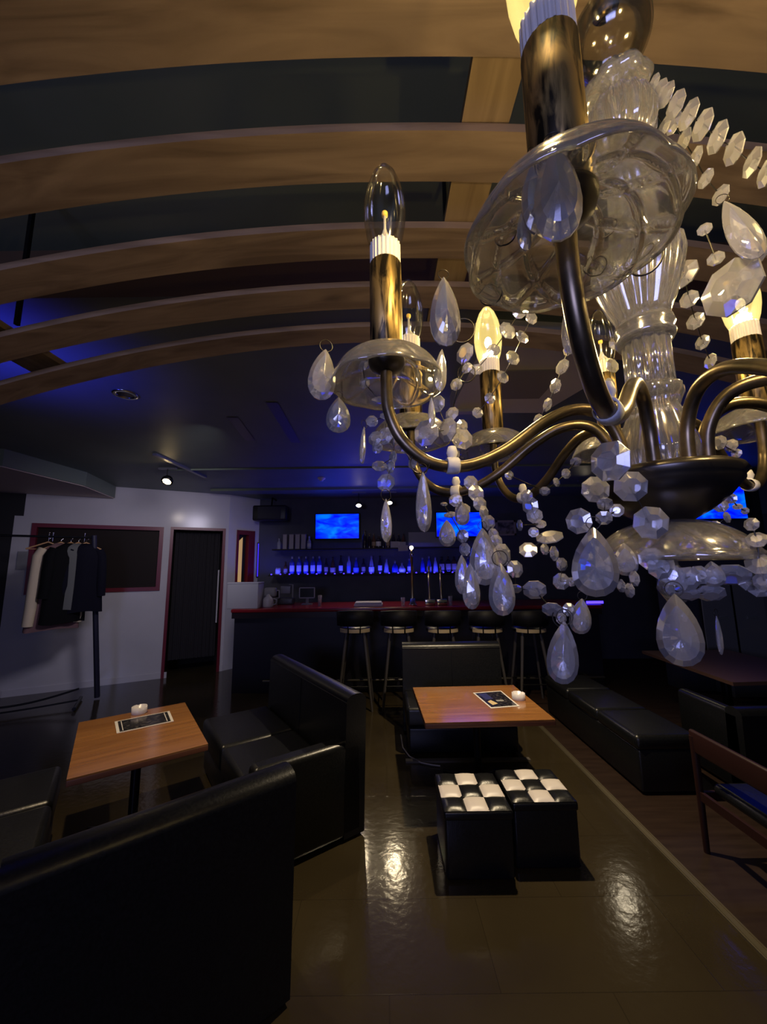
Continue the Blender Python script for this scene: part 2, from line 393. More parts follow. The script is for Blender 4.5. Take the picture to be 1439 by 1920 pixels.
# white partition: runs obliquely across the left, with a window board and a doorway
PA = Vector((-5.27, 5.55, 0)); PB = Vector((-2.78, 6.81, 0)); pd = (PB - PA).normalized(); pn = Vector((pd.y, -pd.x, 0))
PANG = math.atan2(pd.y, pd.x)
def on_p(s, z, off=0.0): return PA + pd * s + pn * off + Vector((0, 0, z))
def pbox(mb, s0, s1, z0, z1, off=-0.05, th=0.10, mi=0):
    return mb.box(on_p((s0 + s1) / 2, (z0 + z1) / 2, off), (s1 - s0, th, z1 - z0), PANG, mi)
SE = (PB - PA).length
w = MB()
pbox(w, -0.02, 0.09, 0, 1.38); pbox(w, 0.09, 1.78, 0, 1.38); pbox(w, 1.78, 1.90, 0, 2.42); pbox(w, -0.02, 0.09, 1.38, 2.42)
pbox(w, 2.72, SE, 0, 2.42); pbox(w, -0.02, SE, 2.42, CEIL)
pbox(w, -0.12, -0.02, 0, 2.52)
struct('wall_partition', w, m_wall)
w = MB(); pbox(w, -1.9, -0.12, 0, CEIL); pbox(w, -0.12, -0.02, 2.52, CEIL)
struct('wall_far_left', w, m_dark)
w = MB()
pbox(w, -0.02, SE - 0.83, -0.0, 0.09, 0.006, 0.012)
pbox(w, 2.72, SE, 0, 0.09, 0.006, 0.012)
struct('baseboard_partition', w, m_wall)
def frame(mb, s0, s1, z0, z1, t, off, th, bottom=True):
    pbox(mb, s0, s0 + t, z0, z1, off, th); pbox(mb, s1 - t, s1, z0, z1, off, th); pbox(mb, s0 + t, s1 - t, z1 - t, z1, off, th)
    if bottom: pbox(mb, s0 + t, s1 - t, z0, z0 + t, off, th)
w = MB(); pbox(w, 0.14, 1.73, 1.43, 2.37, -0.06, 0.02); wn = struct('window_1', w, m_brownpane)
w = MB(); frame(w, 0.09, 1.78, 1.38, 2.42, 0.06, -0.04, 0.12); obj('window_frame', w, m_red, wn)
w = MB()
# folded curtain inside the doorway
cv = []; cf = []
for k in range(73):
    s = 1.95 + 0.72 * k / 72
    off = -0.22 + 0.018 * math.sin(k * 1.05) + 0.006 * math.sin(k * 2.6)
    cv += [on_p(s, 0.22, off), on_p(s, 2.36, off)]
for k in range(72): cf.append((2 * k, 2 * k + 2, 2 * k + 3, 2 * k + 1))
dcur = obj('door_curtain', MB().add(cv, cf, 0, True), m_curtain)
tag(dcur, 'long dark curtain hanging inside the red framed doorway', 'curtain')
w = MB(); frame(w, 1.88, 2.74, 0, 2.43, 0.045, -0.045, 0.13, False); dr = struct('door_1', w, m_red)
w = MB().box(on_p(2.66, 1.25, -0.10), (0.02, 0.1, 0.9), PANG); obj('door_edge', w, m_wall, dr)
# inner dark room behind the partition
w = MB(); pbox(w, 0.2, SE, 0, CEIL, -0.9, 0.05); struct('wall_inner', w, m_dark)
# short white return wall with a red framed lit hatch
QA = PB; QB = Vector((-2.40, 7.31, 0)); qd = (QB - QA).normalized(); QANG = math.atan2(qd.y, qd.x); QL = (QB - QA).length; qn = Vector((qd.y, -qd.x, 0))
def qbox(mb, s0, s1, z0, z1, off=-0.05, th=0.10, mi=0):
    return mb.box(QA + qd * ((s0 + s1) / 2) + qn * off + Vector((0, 0, (z0 + z1) / 2)), (s1 - s0, th, z1 - z0), QANG, mi)
w = MB(); qbox(w, 0, 0.16, 0, CEIL); qbox(w, 0.53, QL, 0, CEIL); qbox(w, 0.16, 0.53, 2.42, CEIL); qbox(w, 0.16, 0.53, 0, 1.2)
struct('wall_return', w, m_wall)
w = MB(); qbox(w, 0.16, 0.53, 1.2, 2.42, -0.09, 0.02); wn = struct('window_2', w, m_dark)
w = MB()
qbox(w, 0.16, 0.20, 1.2, 2.42, -0.03, 0.1); qbox(w, 0.40, 0.53, 1.2, 2.42, -0.03, 0.1); qbox(w, 0.2, 0.4, 2.34, 2.42, -0.03, 0.1)
obj('window_frame', w, m_red, wn)
w = MB().add([QA + qd * a + qn * -0.07 + Vector((0, 0, z)) for a, z in ((0.20, 1.2), (0.33, 1.2), (0.33, 2.30), (0.20, 2.18))], [(0, 1, 2, 3)])
w.add([QA + qd * a + qn * -0.085 + Vector((0, 0, z)) for a, z in ((0.20, 1.2), (0.33, 1.2), (0.33, 2.30), (0.20, 2.18))], [(3, 2, 1, 0)])
obj('lit_panel', w, m_litroom, wn)
# left soffit with tan underside
w = MB(); w.prism([(-7.3, 3.2), (-4.17, 4.05), (-4.07, 5.1), (-4.3, 6.0), (-5.2, 5.6), (-7.3, 4.6)], 2.86, CEIL)
w.prism([(-7.3, 3.22), (-4.19, 4.07), (-4.09, 5.1), (-4.3, 5.98), (-5.2, 5.58), (-7.3, 4.6)], 2.85, 2.86, 1)
struct('trim_soffit', w, [m_ceiling, m_tan])
w = MB().box((1.655, 2.9, 0.004), (0.05, 4.6, 0.008)).box((1.64, 2.9, 0.006), (0.006, 4.6, 0.012)).box((1.67, 2.9, 0.006), (0.006, 4.6, 0.012))
struct('trim_floor_strip', w, m_metalstrip)
# faint reflective ceiling panel seams and rails
w = MB()
for a, b in (((436, 783), (470, 826)), ((510, 755), (555, 830))):
    p = atz(*a, CEIL - 0.006); q = atz(*b, CEIL - 0.006); d = (q - p).normalized(); nn = Vector((-d.y, d.x, 0)) * 0.05
    w.add([p - nn, p + nn, q + nn, q - nn], [(0, 1, 2, 3)]); w.add([v + Vector((0, 0, 0.005)) for v in (p - nn, p + nn, q + nn, q - nn)], [(3, 2, 1, 0)])
struct('trim_ceiling_rail', w, mat('satin_rail', (0.10, 0.10, 0.14), 0.35, 0.3))
w = MB().box((0.6, 5.0, CEIL - 0.01), (7.0, 0.03, 0.02)).box((0.6, 6.3, CEIL - 0.02), (7.0, 0.05, 0.04))
struct('trim_ceiling_seam', w, m_ceiling)

# ------------------------------------------------------------------ arched timber lattice
BZ0, BK, BX0, BT = 2.605, 0.105, 0.03, 0.02
def arch_z(x): return BZ0 - BK * (x - BX0) ** 2
near = [-0.06, 0.155, 0.375, 0.659, 0.885, 1.095, 1.298]; far = [0.06, 0.275, 0.557, 0.78, 1.006, 1.225, 1.428]
near[2] = 0.437; near[1] = 0.21; far[1] = 0.33; near[0] = -0.02; far[0] = 0.10
near = [v * (1.022 if v > 0.3 else 1) for v in near]
XL = [-1.45, -1.45, -1.45, -1.45, -1.45, -1.45, -1.62]
nm = ['arched timber slat nearest the viewer over the chandelier', 'arched timber slat the chandelier canopy is fixed to', 'widest looking arched timber slat along the top of the view',
      'arched timber slat crossing above the tall unlit bulb', 'arched timber slat level with the tip of the tall unlit bulb', 'second arched timber slat from the bar end of the lattice', 'last arched timber slat at the bar end of the lattice']
for i in range(7):
    y0, y1 = near[i], far[i]; x0 = XL[i]; x1 = 1.55; n = 48; v = []
    xc = 0.0; yc = (y0 + y1) / 2
    for k in range(n + 1):
        x = x0 + (x1 - x0) * k / n; z = arch_z(x)
        v += [Vector((x, y0 - yc, z)), Vector((x, y1 - yc, z)), Vector((x, y1 - yc, z + BT)), Vector((x, y0 - yc, z + BT))]
    f = []
    for k in range(n):
        for j in range(4): f.append((4 * k + j, 4 * k + (j + 1) % 4, 4 * k + 4 + (j + 1) % 4, 4 * k + 4 + j))
    f += [(0, 3, 2, 1), (4 * n, 4 * n + 1, 4 * n + 2, 4 * n + 3)]
    o = obj('ceiling_slat', MB().add(v, f), m_beam, loc=(0, yc, 0))
    tag(o, nm[i], 'ceiling beam', 'arched timber slats of the ceiling lattice')
for xs, wd, lb in ((-1.30, 0.16, 'timber cross board under the left ends of the arched slats'), (0.225, 0.10, 'timber cross board lying over the crown of the arched slats'), (1.45, 0.16, 'timber cross board over the right ends of the arched slats')):
    z = arch_z(xs) + (BT + 0.004 + (0.035 if abs(xs) > 1 else 0.001))
    o = obj('cross_board', MB().box((0, 0, 0.012), (1.35 if False else 1.46, wd, 0.022)), m_beam, loc=(xs, 0.70, z), rot=(0, 0, PI / 2))
    if abs(xs) > 1: o.rotation_euler = Euler((0, 0, PI / 2)); 
    tag(o, lb, 'ceiling beam')
for (Y, wd, lb) in ((1.50, 0.20, 'flat brown joist running across above the arched slats'), (1.95, 0.10, 'narrow brown joist on the ceiling beyond the lattice')):
    if Y > 1.6: continue
    o = obj('ceiling_joist', MB().box((0, 0, 0), (5.0, wd, 0.06)), mat('brown_joist', (0.09, 0.055, 0.028), 0.6), loc=(-0.2, Y, 2.985))
    tag(o, lb, 'ceiling beam')
w = MB()
for x in (-1.2, 0.225, 1.35):
    for y in (0.27, 1.15):
        w.box((x, y, (arch_z(x) + 0.06 + CEIL) / 2), (0.012, 0.012, CEIL - arch_z(x) - 0.06))
o = struct('trim_lattice_rods', w, m_iron)

# ------------------------------------------------------------------ ceiling fittings
ac = thing('ceiling_air_conditioner', 'white ceiling air conditioner panel behind the chandelier', 'air conditioner', (0.98, 2.42, CEIL - 0.14))
obj('casing', MB().prism([(-0.42, -0.5), (0.40, -0.42), (0.46, -0.1), (0.30, 0.48), (-0.44, 0.46)], 0.0, 0.14), mat('ac_white', (0.8, 0.77, 0.7), 0.5), ac)
w = MB()
for k in range(7): w.box((-0.32, -0.38 + k * 0.09, -0.006), (0.02, 0.08, 0.012))
obj('intake_grille', MB().box((-0.02, 0.0, -0.004), (0.36, 0.4, 0.008)), mat('ac_grille', (0.33, 0.31, 0.27), 0.6), ac)
lv = obj('louvre', MB().box((-0.22, 0.41, -0.012), (0.36, 0.06, 0.02)), mat('ac_louvre', (0.55, 0.53, 0.48), 0.4), ac)

p = atz(235, 738, CEIL)
dl = thing('recessed_downlight', 'round recessed downlight with chrome rim near the left end of the timber lattice', 'ceiling light', (p.x, p.y, CEIL - 0.012))
obj('rim', MB().lathe([(0.058, 0), (0.085, 0.0), (0.088, 0.006), (0.085, 0.012), (0.058, 0.012)], 32, close=True), m_chrome, dl)
obj('reflector', MB().lathe([(0.058, 0.004), (0.05, 0.010), (0.0, 0.011)], 32), mat('downlight_reflector', (0.25, 0.25, 0.3), 0.15, 1.0), dl)
def downlight(label, x, y):
    t = thing('recessed_downlight', label, 'ceiling light', (x, y, CEIL - 0.012))
    obj('rim', MB().lathe([(0.058, 0), (0.085, 0.0), (0.088, 0.006), (0.085, 0.012), (0.058, 0.012)], 32, close=True), m_chrome, t)
    obj('lit_lens', MB().lathe([(0.058, 0.006), (0.0, 0.008)], 32), m_spotglow2, t)
downlight('lit recessed downlight above the middle table, hidden by a chandelier candle', 0.87, 3.0)
p = aty(603, 903, 5.6)
sd = thing('smoke_detector', 'small round white smoke detector on the ceiling over the stools', 'smoke detector', (p.x, p.y, CEIL))
obj('base', MB().lathe([(0.0, -0.02), (0.055, -0.018), (0.06, 0.0)], 24), m_white, sd)
obj('sensor_dome', MB().lathe([(0.0, -0.05), (0.025, -0.045), (0.038, -0.02)], 24), m_white, sd)

def spot(label, x, y, Y, r, glow, tilt=(0.5, 0.0), group=None):
    p = aty(x, y, Y)
    t = thing('ceiling_spotlight', label, 'spotlight', (p.x, p.y, p.z), 0, group)
    obj('stem', MB().tube([(0, 0, 0.03), (0, 0, CEIL - p.z - 0.02)], 0.007, 8), m_iron, t)
    obj('ceiling_plate', MB().box((0.0, 0, CEIL - p.z - 0.012), (0.24, 0.035, 0.024)), mat('track_rail', (0.25, 0.25, 0.28), 0.3, 0.6), t)
    M = Euler((tilt[0], tilt[1], 0)).to_matrix()
    obj('lamp_head', MB().lathe([(r * 0.9, 0.0), (r * 1.15, 0.0), (r * 1.15, 0.03), (r * 0.8, 0.07), (0, 0.075)], 20, M=M), m_iron, t)
    obj('lamp_face', MB().lathe([(0.0, -0.012), (r * 0.6, -0.009), (r * 0.92, 0.004), (0, 0.006)], 20, M=M), glow, t)
    return t
spot('glowing ceiling spotlight in front of the white partition wall', 313, 903, 4.9, 0.062, m_spotglow, (-0.6, 0))
spot('left of the two small lit spotlights above the bar stools', 673, 948, 6.7, 0.055, m_spotglow2, (-0.5, 0))
spot('right of the two small lit spotlights above the bar stools', 731, 943, 6.7, 0.055, m_spotglow2, (-0.5, 0))
spot('lit spotlight at the right end of the bar behind the chandelier bowl', 1100, 924, 5.95, 0.05, m_spotglow2, (-0.5, 0))
# long track rail
p = atz(290, 850, CEIL); q = atz(385, 893, CEIL)
w = MB(); d = (q - p); w.box((0, 0, -0.012), (d.length, 0.05, 0.024))
o = obj('track_rail', w, mat('blue_grey_rail', (0.12, 0.12, 0.2), 0.3, 0.5), loc=(p + q) / 2, rot=(0, 0, math.atan2(d.y, d.x)))
tag(o, 'long slim track rail fixed to the ceiling by the glowing spotlight', 'track rail')

# ------------------------------------------------------------------ bar: counter
CZ = 1.15; CY0 = 5.5; CY1 = 6.5
cnt = thing('bar_counter', 'long dark bar counter with a red top along the back of the room', 'bar counter', (0, 6.0, 0))
CXL = aty(433, 1143, CY0).x; CXR = aty(1130, 1125, CY0).x
obj('counter_top', MB().rbox(((CXL + CXR) / 2, 0, CZ - 0.025), (CXR - CXL, CY1 - CY0, 0.05), 0.012), m_counter, cnt)
w = MB().box(((CXL + CXR) / 2, 0.03, (CZ - 0.05) / 2), (CXR - CXL - 0.04, CY1 - CY0 - 0.14, CZ - 0.05))
obj('counter_body', w, m_counter_body, cnt)
obj('front_rail', MB().box(((CXL + CXR) / 2, -0.47, CZ - 0.09), (CXR - CXL - 0.02, 0.03, 0.08)), mat('counter_rail', (0.02, 0.014, 0.02), 0.25), cnt)
w = MB().tube([(CXL + 0.5, -0.56, 0.2), (CXR - 0.1, -0.56, 0.2)], 0.018, 10)
for k in range(6): x = CXL + 0.6 + k * (CXR - CXL - 0.9) / 5; w.tube([(x, -0.56, 0.2), (x, -0.40, 0.2)], 0.012, 8)
obj('foot_rail', w, mat('foot_rail_metal', (0.15, 0.14, 0.12), 0.35, 0.8), cnt)

# shelves
def shelf(label, x0, x1, y, Y, led=False):
    a = aty(x0, y, Y); b = aty(x1, y - (x1 - x0) * 0.0122, Y)
    t = thing('wall_shelf', label, 'shelf', ((a.x + b.x) / 2, Y + 0.09, a.z - 0.012))
    obj('board', MB().box((0, 0, 0), (b.x - a.x, 0.30, 0.024)), m_dark, t)
    if led:
        n = 27
        for k in range(n):
            x = -(b.x - a.x) / 2 + 0.05 + (b.x - a.x - 0.1) * k / (n - 1)
            obj('led_dot', led_me, None, t, (x, -0.125, 0.020))
    return t, a.z
led_me = MB().lathe([(0, -0.012), (0.012, -0.006), (0.012, 0.006), (0, 0.012)], 8).mesh('led_dot', m_led)
SHY = 7.08
sh_low, zl = shelf('lower bottle shelf lined with blue light dots on the bar wall', 505, 955, 1078, SHY - 0.1, True)
sh_up, zu = shelf('upper shelf under the television screens holding boxes and bottles', 512, 905, 1030, SHY - 0.1)

def screen(label, x0, y0, x1, y1, Y):
    a = aty(x0, y1, Y); b = aty(x1, y0, Y)
    t = thing('television', label, 'television', ((a.x + b.x) / 2, Y, (a.z + b.z) / 2))
    W2, H2 = b.x - a.x, b.z - a.z
    obj('casing', MB().rbox((0, 0.03, 0), (W2 + 0.04, 0.05, H2 + 0.04), 0.01), m_screenframe, t)
    obj('display', MB().box((0, 0.0, 0), (W2, 0.008, H2)), m_screen, t)
    obj('wall_bracket', MB().box((0, 0.1, 0), (0.2, 0.10, 0.2)), m_iron, t)
    return t
screen('television with a blue water picture at the left end of the bar wall', 592, 963.5, 673, 1010, 7.15)
screen('television with a blue water picture behind the hanging crystals on the bar wall', 820, 960.5, 902, 1006, 7.15)
screen('television with a blue water picture on the right side wall', 1277, 907, 1393, 973, 5.30)

# speaker
p = aty(509, 963, 7.0)
sp_ = thing('wall_speaker', 'black boxy speaker hung in the corner left of the televisions', 'speaker', p)
obj('cabinet', MB().rbox((0, 0, 0), (0.62, 0.26, 0.28), 0.03), mat('speaker_black', (0.012, 0.012, 0.016), 0.4), sp_)
obj('grille', MB().rbox((0, -0.135, 0), (0.42, 0.02, 0.22), 0.008), mat('speaker_grille', (0.035, 0.035, 0.05), 0.8), sp_)
obj('bracket', MB().tube([(0, 0.0, 0.12), (0, 0.05, 0.3), (0, 0.29, 0.3)], 0.015, 8), m_iron, sp_)

p = QB + qn * 0.012  # added glowing strip imitates shelf LED light falling on the wall end
t = thing('wall_end_glow', 'added blue glow standing for shelf light on the white return wall end', 'added glow', (p.x - qd.x * 0.02, p.y - qd.y * 0.02 - 0.0, 1.55))
obj('glow_backing', MB().box((0, 0.0, 0.33), (0.03, 0.02, 0.66), QANG), m_dark, t)
obj('glow_face', MB().box((0.012 * qn.x, 0.012 * qn.y, 0.33), (0.02, 0.008, 0.62), QANG), emis('dim_blue_glow', (0.06, 0.03, 1.0), 1.0), t)
# bottles
glass_cols = {'blue': (0.05, 0.07, 0.5), 'clear': (0.5, 0.52, 0.75), 'dark': (0.02, 0.015, 0.03), 'amber': (0.12, 0.05, 0.02), 'green': (0.03, 0.10, 0.06), 'white': (0.5, 0.48, 0.55)}
def bottle_mat(k):
    nme = k + '_bottle_glass'
    if nme in MATS: return MATS[nme]
    M = mat(nme, glass_cols[k], 0.12); MATS[nme].node_tree.nodes['Principled BSDF'].inputs['Transmission Weight'].default_value = 0.35 if k not in ('white',) else 0.0
    return M
m_label_w = mat('paper_label', (0.62, 0.6, 0.66), 0.6); m_label_b = mat('tan_label', (0.28, 0.2, 0.14), 0.6); m_label_blue = mat('blue_label', (0.12, 0.18, 0.5), 0.6)
m_cap = mat('silver_cap', (0.5, 0.5, 0.6), 0.3, 0.7); m_capd = mat('dark_cap', (0.03, 0.02, 0.02), 0.4)
shapes = {
 'wine': ([(0, 0), (0.036, 0), (0.037, 0.01), (0.037, 0.19), (0.030, 0.215), (0.014, 0.245), (0.0135, 0.30)], (0.05, 0.15), 0.30),
 'slim': ([(0, 0), (0.031, 0), (0.032, 0.01), (0.032, 0.17), (0.022, 0.20), (0.013, 0.225), (0.013, 0.29)], (0.05, 0.13), 0.29),
 'squat': ([(0, 0), (0.05, 0), (0.055, 0.012), (0.052, 0.09), (0.032, 0.13), (0.014, 0.15), (0.014, 0.19)], (0.03, 0.08), 0.19),
 'square': ([(0, 0), (0.040, 0), (0.042, 0.01), (0.042, 0.15), (0.026, 0.175), (0.015, 0.185), (0.015, 0.22)], (0.04, 0.12), 0.22),
 'tapered': ([(0, 0), (0.044, 0), (0.044, 0.02), (0.028, 0.16), (0.018, 0.21), (0.013, 0.22), (0.013, 0.27)], (0.03, 0.10), 0.27),
 'jar': ([(0, 0), (0.042, 0), (0.043, 0.01), (0.043, 0.10), (0.038, 0.105), (0.036, 0.12)], (0.02, 0.08), 0.12)}
def bottle(label, x, y, zb, shape, col, lab, h, group, Y=SHY, catn='bottle'):
    pf, lz, H0 = shapes[shape]; a = aty(x, y, Y); k = h / H0
    t = thing('bottle' if shape != 'jar' else 'jar', label, catn if shape != 'jar' else 'jar', (a.x, Y, zb), 0, group)
    obj('glass_body', MB().lathe([(r * 1.14, z * k) for r, z in pf] + [(0, pf[-1][1] * k)], 14), bottle_mat(col), t)
    if lab:
        rr = pf[2][0] * 1.14 + 0.0012
        obj('paper_label', MB().lathe([(rr, lz[0] * k), (rr, lz[1] * k)], 14), lab, t)
    rc = pf[-1][0] * 1.14 + 0.002
    obj('cap', MB().lathe([(rc, (H0 - 0.035) * k), (rc, H0 * k), (0, (H0 + 0.004) * k)], 10), m_cap if col in ('clear', 'blue', 'white') else m_capd, t)
    return t
LG = 'bottles on the lower blue lit shelf'
low = [(522, 'jar', 'white', None, 0.13), (536, 'slim', 'amber', m_label_b, 0.24), (548, 'wine', 'blue', m_label_w, 0.335), (561, 'wine', 'blue', m_label_w, 0.335), (574, 'wine', 'blue', m_label_w, 0.335),
       (587, 'wine', 'blue', m_label_w, 0.335), (599, 'wine', 'blue', m_label_w, 0.335), (612, 'slim', 'dark', m_label_b, 0.29), (624.5, 'tapered', 'amber', m_label_b, 0.32), (639.5, 'slim', 'dark', m_label_w, 0.345),
       (654.5, 'slim', 'clear', m_label_blue, 0.33), (668, 'tapered', 'blue', m_label_blue, 0.30), (682, 'slim', 'dark', m_label_b, 0.28), (697, 'tapered', 'clear', m_label_w, 0.33), (713, 'slim', 'dark', m_label_w, 0.33),
       (725, 'tapered', 'clear', None, 0.27), (741, 'squat', 'blue', None, 0.23), (754, 'squat', 'clear', m_label_w, 0.19), (768, 'slim', 'blue', m_label_w, 0.27), (793, 'tapered', 'blue', None, 0.29), (805, 'tapered', 'blue', m_label_b, 0.31), (817, 'tapered', 'clear', None, 0.29),
       (829, 'square', 'dark', m_label_b, 0.30), (841, 'square', 'dark', m_label_b, 0.30), (852, 'square', 'amber', m_label_b, 0.30), (863, 'square', 'dark', m_label_b, 0.30), (878, 'slim', 'blue', m_label_w, 0.28), (892, 'slim', 'dark', None, 0.30), (906, 'tapered', 'blue', m_label_b, 0.28), (921, 'slim', 'clear', m_label_w, 0.27), (936, 'squat', 'blue', None, 0.22)]
desc = {'wine': 'tall blue lit bottle with white label', 'slim': 'slim straight bottle', 'tapered': 'bottle tapering to its neck', 'squat': 'squat round bottle', 'square': 'dark square bottle with tan label', 'jar': 'short white jar'}
cn = {'blue': 'blue', 'clear': 'clear', 'dark': 'dark', 'amber': 'amber', 'green': 'green', 'white': 'white'}
ordn = ['first', 'second', 'third', 'fourth', 'fifth', 'sixth', 'seventh', 'eighth', 'ninth', 'tenth', 'eleventh', 'twelfth', 'thirteenth', 'fourteenth', 'fifteenth', 'sixteenth', 'seventeenth', 'eighteenth', 'nineteenth', 'twentieth', 'twenty-first', 'twenty-second', 'twenty-third', 'twenty-fourth', 'twenty-fifth', 'twenty-sixth', 'twenty-seventh', 'twenty-eighth', 'twenty-ninth', 'thirtieth', 'thirty-first']
for i, (x, s, c, lb, h) in enumerate(low):
    d = desc[s] if s in ('wine', 'square', 'jar') else cn[c] + ' ' + desc[s]
    bottle('%s, %s from left on the lower blue lit shelf' % (d, ordn[i]), x, 1060, zl, s, c, lb, h * 0.98, LG)
UG = 'bottles on the upper bar shelf'
ups = [(524, 'slim', 'clear', None, 0.22), (580, 'slim', 'clear', m_label_w, 0.25), (684, 'wine', 'dark', None, 0.36), (693, 'slim', 'dark', None, 0.29), (701, 'slim', 'amber', m_label_b, 0.28), (710, 'square', 'dark', m_label_w, 0.24), (719, 'slim', 'dark', None, 0.30), (728, 'slim', 'amber', m_label_b, 0.28), (738, 'tapered', 'dark', None, 0.30), (748, 'slim', 'dark', m_label_w, 0.27), (757, 'slim', 'amber', None, 0.28)]
for i, (x, s, c, lb, h) in enumerate(ups):
    d = desc[s] if s in ('wine', 'square', 'jar') else cn[c] + ' ' + desc[s]
    if s == 'wine': d = 'tall unlabelled dark bottle'
    bottle('%s, %s from the left on the upper bar shelf' % (d, ordn[i]), x, 1010, zu, s, c, lb, h * 0.95, UG)
# tall white boxes on the upper shelf
for i, (x, wpx) in enumerate(((535.5, 7), (547.5, 8), (559, 8), (570, 8))):
    a = aty(x, 1010, SHY); wd = wpx / ppm(a)
    t = thing('bottle_box', '%s tall pale bottle box from the left on the upper shelf' % ordn[i], 'box', (a.x, SHY, zu), 0, 'pale bottle boxes on the upper shelf')
    obj('carton', MB().box((0, 0, 0.135), (wd, 0.08, 0.27)), mat('pale_carton', (0.42, 0.38, 0.45), 0.6), t)
    obj('lid_flap', MB().box((0, 0, 0.272), (wd + 0.004, 0.084, 0.012)), mat('carton_lid', (0.3, 0.27, 0.34), 0.6), t)
for i, (x0, x1, y0, y1) in enumerate(((733, 748, 1008, 1020), (749, 761, 1008, 1019), (747, 765, 1022, 1033))):
    a = aty(x0, y1, 6.95); b = aty(x1, y0, 6.95)
    o = obj('price_card', MB().box((0, 0, 0), (b.x - a.x, 0.01, b.z - a.z)), mat('card_white', (0.35, 0.33, 0.4), 0.6), loc=((a.x + b.x) / 2, 6.95, (a.z + b.z) / 2))
    if i < 2: o.location.z = zu + (b.z - a.z) / 2
    tag(o, ('left small pale card standing at the front of the upper shelf', 'right small pale card standing at the front of the upper shelf', 'wide pale card taped to the shelf edge beside the beer tower')[i], 'card')
    if i == 2: o.location = ((a.x + b.x) / 2, 6.915, zu - 0.012)
a = aty(767, 1025, 7.28); b = aty(838, 997, 7.28)
o = obj('paper_notice', MB().box((0, 0, 0), (b.x - a.x, 0.008, b.z - a.z)), mat('notice_paper', (0.30, 0.28, 0.33), 0.7), loc=((a.x + b.x) / 2, 7.30, (a.z + b.z) / 2))
tag(o, 'wide grey paper notice on the bar wall between the two televisions', 'notice')
a = aty(932, 1004, 7.24); b = aty(968, 975, 7.24)
pf = thing('picture_frame', 'framed picture on the bar wall right of the middle television', 'picture', ((a.x + b.x) / 2, 7.28, (a.z + b.z) / 2))
W2, H2 = b.x - a.x, b.z - a.z
w = MB(); t_ = 0.035
w.box((0, 0, H2 / 2 - t_ / 2), (W2, 0.03, t_)).box((0, 0, -H2 / 2 + t_ / 2), (W2, 0.03, t_)).box((-W2 / 2 + t_ / 2, 0, 0), (t_, 0.03, H2)).box((W2 / 2 - t_ / 2, 0, 0), (t_, 0.03, H2))
obj('frame', w, mat('picture_frame_wood', (0.38, 0.3, 0.2), 0.5), pf)
obj('picture', MB().box((0, 0.006, 0), (W2 - 0.05, 0.01, H2 - 0.05)), noise_color(mat('picture_print', (0.1, 0.09, 0.08), 0.6), (0.04, 0.035, 0.035), (0.3, 0.25, 0.2), (1, 1, 1), 9, 3, 0.4, 0.6), pf)

# things on and behind the counter
def standing(x, yb, Y, z): a = aty(x, yb, Y); return Vector((a.x, Y, z))
p = aty(460, 1140, 5.68)
t = thing('white_box', 'large white box standing on the left end of the red counter', 'box', (p.x, 5.68, CZ))
obj('carton', MB().rbox((0, 0, 0.175), (0.44, 0.26, 0.35), 0.008), mat('box_white', (0.42, 0.42, 0.45), 0.5), t)
obj('lid', MB().rbox((0.0, 0, 0.358), (0.45, 0.27, 0.02), 0.006), mat('box_lid', (0.5, 0.5, 0.54), 0.5), t)
p = standing(503, 1135, 5.75, CZ)
t = thing('white_jug', 'pale plastic dispenser jug beside the white box on the counter', 'jug', p)
obj('jug_body', MB().lathe([(0, 0), (0.07, 0), (0.075, 0.02), (0.075, 0.11), (0.055, 0.14), (0.03, 0.16), (0.028, 0.18), (0, 0.19)], 20), mat('jug_plastic', (0.38, 0.36, 0.36), 0.4), t)
obj('jug_lid', MB().rbox((0.0, 0.1, 0.21), (0.18, 0.10, 0.14), 0.03), mat('jug_lid_grey', (0.2, 0.19, 0.19), 0.5), t)
obj('jug_handle', MB().tube([(0.07, 0, 0.03), (0.12, 0, 0.05), (0.12, 0, 0.11), (0.07, 0, 0.12)], 0.01, 8), m_grey, t)
p = standing(538, 1110, 6.2, CZ)
t = thing('cash_register', 'dark till with a small raised screen on the counter', 'cash register', p)
obj('till_body', MB().rbox((0, 0, 0.05), (0.24, 0.18, 0.1), 0.02), mat('till_dark', (0.05, 0.05, 0.06), 0.4), t)
obj('till_screen', MB().rbox((-0.03, 0.05, 0.22), (0.16, 0.04, 0.12), 0.01), mat('till_grey', (0.16, 0.16, 0.2), 0.4), t)
obj('till_arm', MB().tube([(0.08, 0.06, 0.08), (0.08, 0.06, 0.30), (0.02, 0.06, 0.30)], 0.012, 8), m_grey, t)
for i, (x0, x1, y0, y1, lb) in enumerate(((507, 524, 1107, 1121, 'small dark screen with grey frame left of the till'), (562, 590, 1102, 1121, 'pale framed tablet stand right of the till on the counter'))):
    a = aty(x0, y1, 6.1); b = aty(x1, y0, 6.1); W2, H2 = b.x - a.x, b.z - a.z
    t = thing('tablet_stand', lb, 'tablet', ((a.x + b.x) / 2, 6.1, CZ))
    w = MB(); u = 0.014; zc = a.z + H2 / 2 - CZ
    w.box((0, 0, zc + H2 / 2), (W2, 0.02, u)).box((0, 0, zc - H2 / 2), (W2, 0.02, u)).box((-W2 / 2, 0, zc), (u, 0.02, H2)).box((W2 / 2, 0, zc), (u, 0.02, H2))
    obj('frame', w, mat('tablet_frame', (0.35, 0.35, 0.42), 0.4), t)
    obj('glass_panel', MB().box((0, 0.005, zc), (W2, 0.008, H2)), mat('tablet_glass', (0.01, 0.01, 0.015), 0.2), t)
    obj('foot', MB().box((0, 0.02, 0.006), (W2 * 0.7, 0.1, 0.012)).box((0, 0.02, zc / 2 - H2 / 4), (0.04, 0.02, max(0.02, zc - H2 / 2) + 0.01)), m_grey, t)
